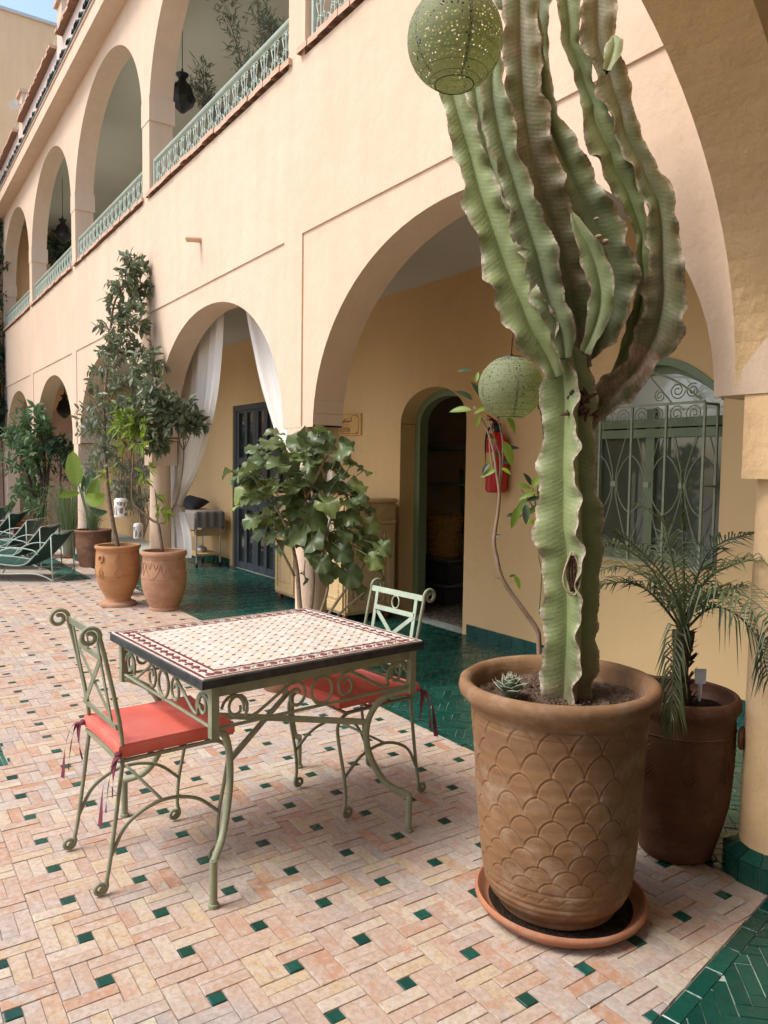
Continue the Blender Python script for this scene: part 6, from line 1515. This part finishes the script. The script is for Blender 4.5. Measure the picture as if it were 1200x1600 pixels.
# agave
ag = on_z(797, 1092, .715); t = empty('small_agave', 'small spiky agave planted at the left of the cactus trunk', 'succulent', loc=(ag.x, ag.y, .712))
agm = plain('agave_skin', (.12, .17, .10), .5, .25, 25, .2, 60, .002, .4, c2=(.17, .22, .14)); mg = plain('agave_margin', (.46, .44, .34), .7)
def agleaf(L, W):
    k, e = MB(), MB(); n = 8; rows = []
    for i in range(n+1):
        u = i/n; w_ = W*(.75+.5*u)*(1 if u < .55 else max(.02, 1-((u-.55)/.45)**1.6)); th_ = .011*(1-u*.8)
        y = L*u; z = .10*L*math.sin(u*1.5); rows.append([(-w_, y, z+w_*.35), (-w_*.5, y, z-th_*.5), (0, y, z-th_), (w_*.5, y, z-th_*.5), (w_, y, z+w_*.35), (0, y, z+.002)])
    k.grid(rows, close=True); e.tube([r_[0] for r_ in rows], .0013, 4); e.tube([r_[4] for r_ in rows], .0013, 4); e.tube([rows[-1][2], (0, L*1.18, rows[-1][2][2]+.006)], [.0016, .0003], 4)
    return k.mesh('leaf', agm, 50), e.mesh('leaf_margin', mg)
LM = agleaf(.074, .025)
for i in range(30):
    u = i/30; a_ = i*2.399; tilt = R(78-72*u) if i > 2 else R(85); tilt = R(20+60*(1-u)); s_ = .62+.42*u
    M_ = Matrix.Rotation(a_, 4, 'Z') @ Matrix.Rotation(R(88)-R(66)*u**1.2, 4, 'X') @ Matrix.Scale(s_, 4); M_.translation = Vector((0, 0, .040*(1-u)+.004))
    for q in (0, 1): o = link(bpy.data.objects.new(('leaf', 'leaf_margin')[q], LM[q]), t); o.matrix_local = M_

# ================================================================== LANTERNS
def lantern_mat():
    s = NT('pierced_green_fabric'); v = s.pos(obj=True); vr = s.n('TexVoronoi', feature='F1'); vr.inputs['Scale'].default_value = 110; vr.inputs['Randomness'].default_value = .7; s.l(v, vr.inputs['Vector'])
    hole = s.math('LESS_THAN', vr.outputs['Distance'], .34); col = s.mix(s.noise(v, 5, 3), (.27, .31, .19), (.33, .36, .24)); s.done(col, .6, .25)
    tl_ = s.n('BsdfTranslucent'); tl_.inputs[0].default_value = (.50, .55, .16, 1); m1 = s.n('MixShader'); m1.inputs[0].default_value = .42; s.l(s.b.outputs[0], m1.inputs[1]); s.l(tl_.outputs[0], m1.inputs[2])
    tp = s.n('BsdfTransparent'); m2 = s.n('MixShader'); s.l(hole, m2.inputs[0]); s.l(m1.outputs[0], m2.inputs[1]); s.l(tp.outputs[0], m2.inputs[2]); s.l(m2.outputs[0], s.t.nodes['Material Output'].inputs[0])
    s.bump(vr.outputs['Distance'], .3, .002); return s.m
M['lantern'] = lantern_mat()
for label, c_, r_, wire in (('large green pierced globe lantern hanging at the top in front of the cactus tips', at(711, 63, 2.1), .133, 0), ('green pierced globe lantern hanging left of the cactus trunk', at(798, 606, 3.02), .129, 1)):
    t = empty('globe_lantern', label, 'lantern', 'green pierced globe lanterns', tuple(c_)); k = MB(); n = 32
    prof_ = [(max(.001, r_*math.sin(a_)), -r_*.99*math.cos(a_)) for a_ in [R(24)+R(132)*i/n for i in range(n+1)]]
    k.lathe(prof_, n=64, fn=lambda q, z: -.0022*abs(math.sin(q*2.5))**.3*0); k.obj('shade', M['lantern'], t, smooth=True)
    k = MB(); k.lathe([(r_*.405, -r_*.90), (r_*.2, -r_*.935), (.001, -r_*.945)], n=32); k.obj('bottom_shade', M['lantern'], t, smooth=True)
    k = MB()
    for i in range(2, n-1, 3): k.tube([(prof_[i][0]*.995*math.cos(q), prof_[i][0]*.995*math.sin(q), prof_[i][1]) for q in [2*PI*j/48 for j in range(48)]], .0007, 4, closed=True)
    for z_, rr_ in ((prof_[0][1], prof_[0][0]), (prof_[-1][1], prof_[-1][0])): k.tube([(rr_*math.cos(q), rr_*math.sin(q), z_) for q in [2*PI*j/40 for j in range(40)]], .0016, 5, closed=True)
    k.obj('wire_ring', M['blackiron'], t)
    k = MB()
    for i in range(5):
        a_ = 2*PI*i/5+.35+label.count('e')*.2; rows = [[(p[0]*.985*math.cos(a_+d_), p[0]*.985*math.sin(a_+d_), p[1]) for d_ in (-.035, .035)] for p in prof_]; k.grid(rows)
    k.obj('seam', plain('dark_green_seam', (.05, .075, .03), .8), t)
    k = MB(); k.lathe([(.001, r_*.97), (r_*.34, r_*.95), (r_*.36, r_*.915), (.001, r_*.905)], n=28); k.tube([(0, 0, r_*.95), (0, 0, r_*1.04)], .006, 6); k.obj('solar_cap', M['black'], t, smooth=40)
    k = MB(); 
    if wire: e = at(803, 520, 2.66)-Vector(c_); k.tube([(0, 0, r_), (e.x*.3, e.y*.3, r_+.05), tuple(e)], .0024, 5)
    else: k.tube([(0, 0, r_), (.02, -.02, r_+.3), (.05, -.05, 4.2-c_.z)], .0015, 4)
    k.obj('hanging_wire', M['blackiron'], t)
wl = NT('white_fretted_metal'); v = wl.pos(obj=True); wv = wl.n('TexVoronoi', feature='DISTANCE_TO_EDGE'); wv.inputs['Scale'].default_value = 32
mp_ = wl.pos((1, 1, .35), obj=True); wl.l(mp_, wv.inputs['Vector']); ff = wl.math('LESS_THAN', wv.outputs['Distance'], .13); wl.done(wl.mix(ff, (.22, .21, .17), (.78, .77, .72)), .5, .3); wl.bump(ff, .5, .004); M['fret'] = wl.m
for label, c_, r_, h_, top_ in (('larger white fretted lantern hanging beside the slender trunk', at(189, 794, 7.85), .070, .19, at(192, 700, 7.9)), ('smaller white fretted lantern hanging above the rear pot', at(216, 830, 8.5), .052, .165, at(216, 760, 8.6))):
    t = empty('white_lantern', label, 'lantern', 'white fretted lanterns in the little trees', tuple(c_)); k = MB()
    k.lathe([(.001, -h_/2+.002), (r_*.9, -h_/2), (r_, -h_/2+.006), (r_, -h_/2+.016)], n=28); k.obj('bottom_rim', M['white'], t, smooth=50); k = MB(); k.lathe([(r_, h_/2-.03), (r_, h_/2-.012), (r_*.8, h_/2), (r_*.78, h_/2+.008), (.001, h_/2+.008)], n=28); k.obj('lantern_rim', M['white'], t, smooth=50)
    k = MB(); k.lathe([(r_*.985, -h_/2+.014), (r_*.985, h_/2-.028)], n=28); k.obj('fretted_body', M['fret'], t, smooth=True)
    k = MB(); k.tube([(0, 0, h_/2), tuple(Vector(top_)-Vector(c_))], .003, 4); k.obj('hanging_wire', M['blackiron'], t)

# ================================================================== SUN LOUNGERS
def lounger(label, loc, rz):
    t = empty('sun_lounger', label, 'sun lounger', 'green sun loungers in a row', loc, rz)   # x across, back leans to -y, seat runs to +y
    w_ = .31; mt = M['rail2']
    k = MB()
    for s_ in (-1, 1):
        x = s_*w_
        k.tube(smooth_path([(x, -.42, .60), (x, -.20, .34), (x, 0, .20), (x, .5, .24), (x, 1.05, .22)], 5), .009, 6)
        k.tube(smooth_path([(x*1.04, .55, .0), (x*1.04, .35, .30), (x*1.04, .12, .42), (x*1.04, -.16, .40), (x*1.04, -.24, .34)], 5), .008, 6)
        k.tube(smooth_path([(x*1.04, -.46, .0), (x*1.04, -.20, .10), (x*1.04, .3, .10), (x*1.04, .95, .20)], 5), .009, 6)
        k.tube([(x*1.04, -.42, .0), (x*1.02, -.40, .57)], .009, 6)
    for y, z in ((-.42, .60), (1.05, .22), (-.42, .03), (-.43, .12)): k.tube([(-w_, y, z), (w_, y, z)], .008, 6)
    k.obj('frame', mt, t, smooth=True)
    P_ = smooth_path([(0, -.43, .61), (0, -.20, .335), (0, 0, .205), (0, .5, .24), (0, 1.04, .225)], 10); n = len(P_)
    L = 0; bm_ = M['sling']; i = 0; edges = [0]
    for i in range(0, n-2, 2):
        a_, b_ = P_[i], P_[i+2]; g_ = (b_-a_)*.06; k = MB(); rows = []
        for p in (a_+g_, (a_+b_)/2, b_-g_): rows.append([(u*(w_+.012), p.y, p.z-.030*(1-u*u)+.006*0) for u in [-1+2*j/8 for j in range(9)]])
        k.grid(rows); k.grid([[(x, y+.004, z-.007) for x, y, z in r_][::-1] for r_ in rows]); k.obj('sling_strap', bm_, t, smooth=True)
    return t
M['rail2'] = plain('pale_mint_paint', (.42, .50, .42), .4, .08, 10); M['sling'] = plain('bottle_green_sling', (.012, .060, .045), .6, .2, 20, .2, 120, .002, c2=(.02, .085, .065))
for i, (x, y) in enumerate(((-10.55, 1.72), (-11.75, 1.80), (-13.1, 1.84), (-14.9, 1.86), (-16.9, 1.9))):
    lounger(['green sun lounger nearest the courtyard paving', 'second green sun lounger from the paving edge', 'middle green sun lounger of the row', 'fourth green sun lounger from the paving edge', 'farthest green sun lounger at the left edge'][i], (x, y, 0), R(145.))
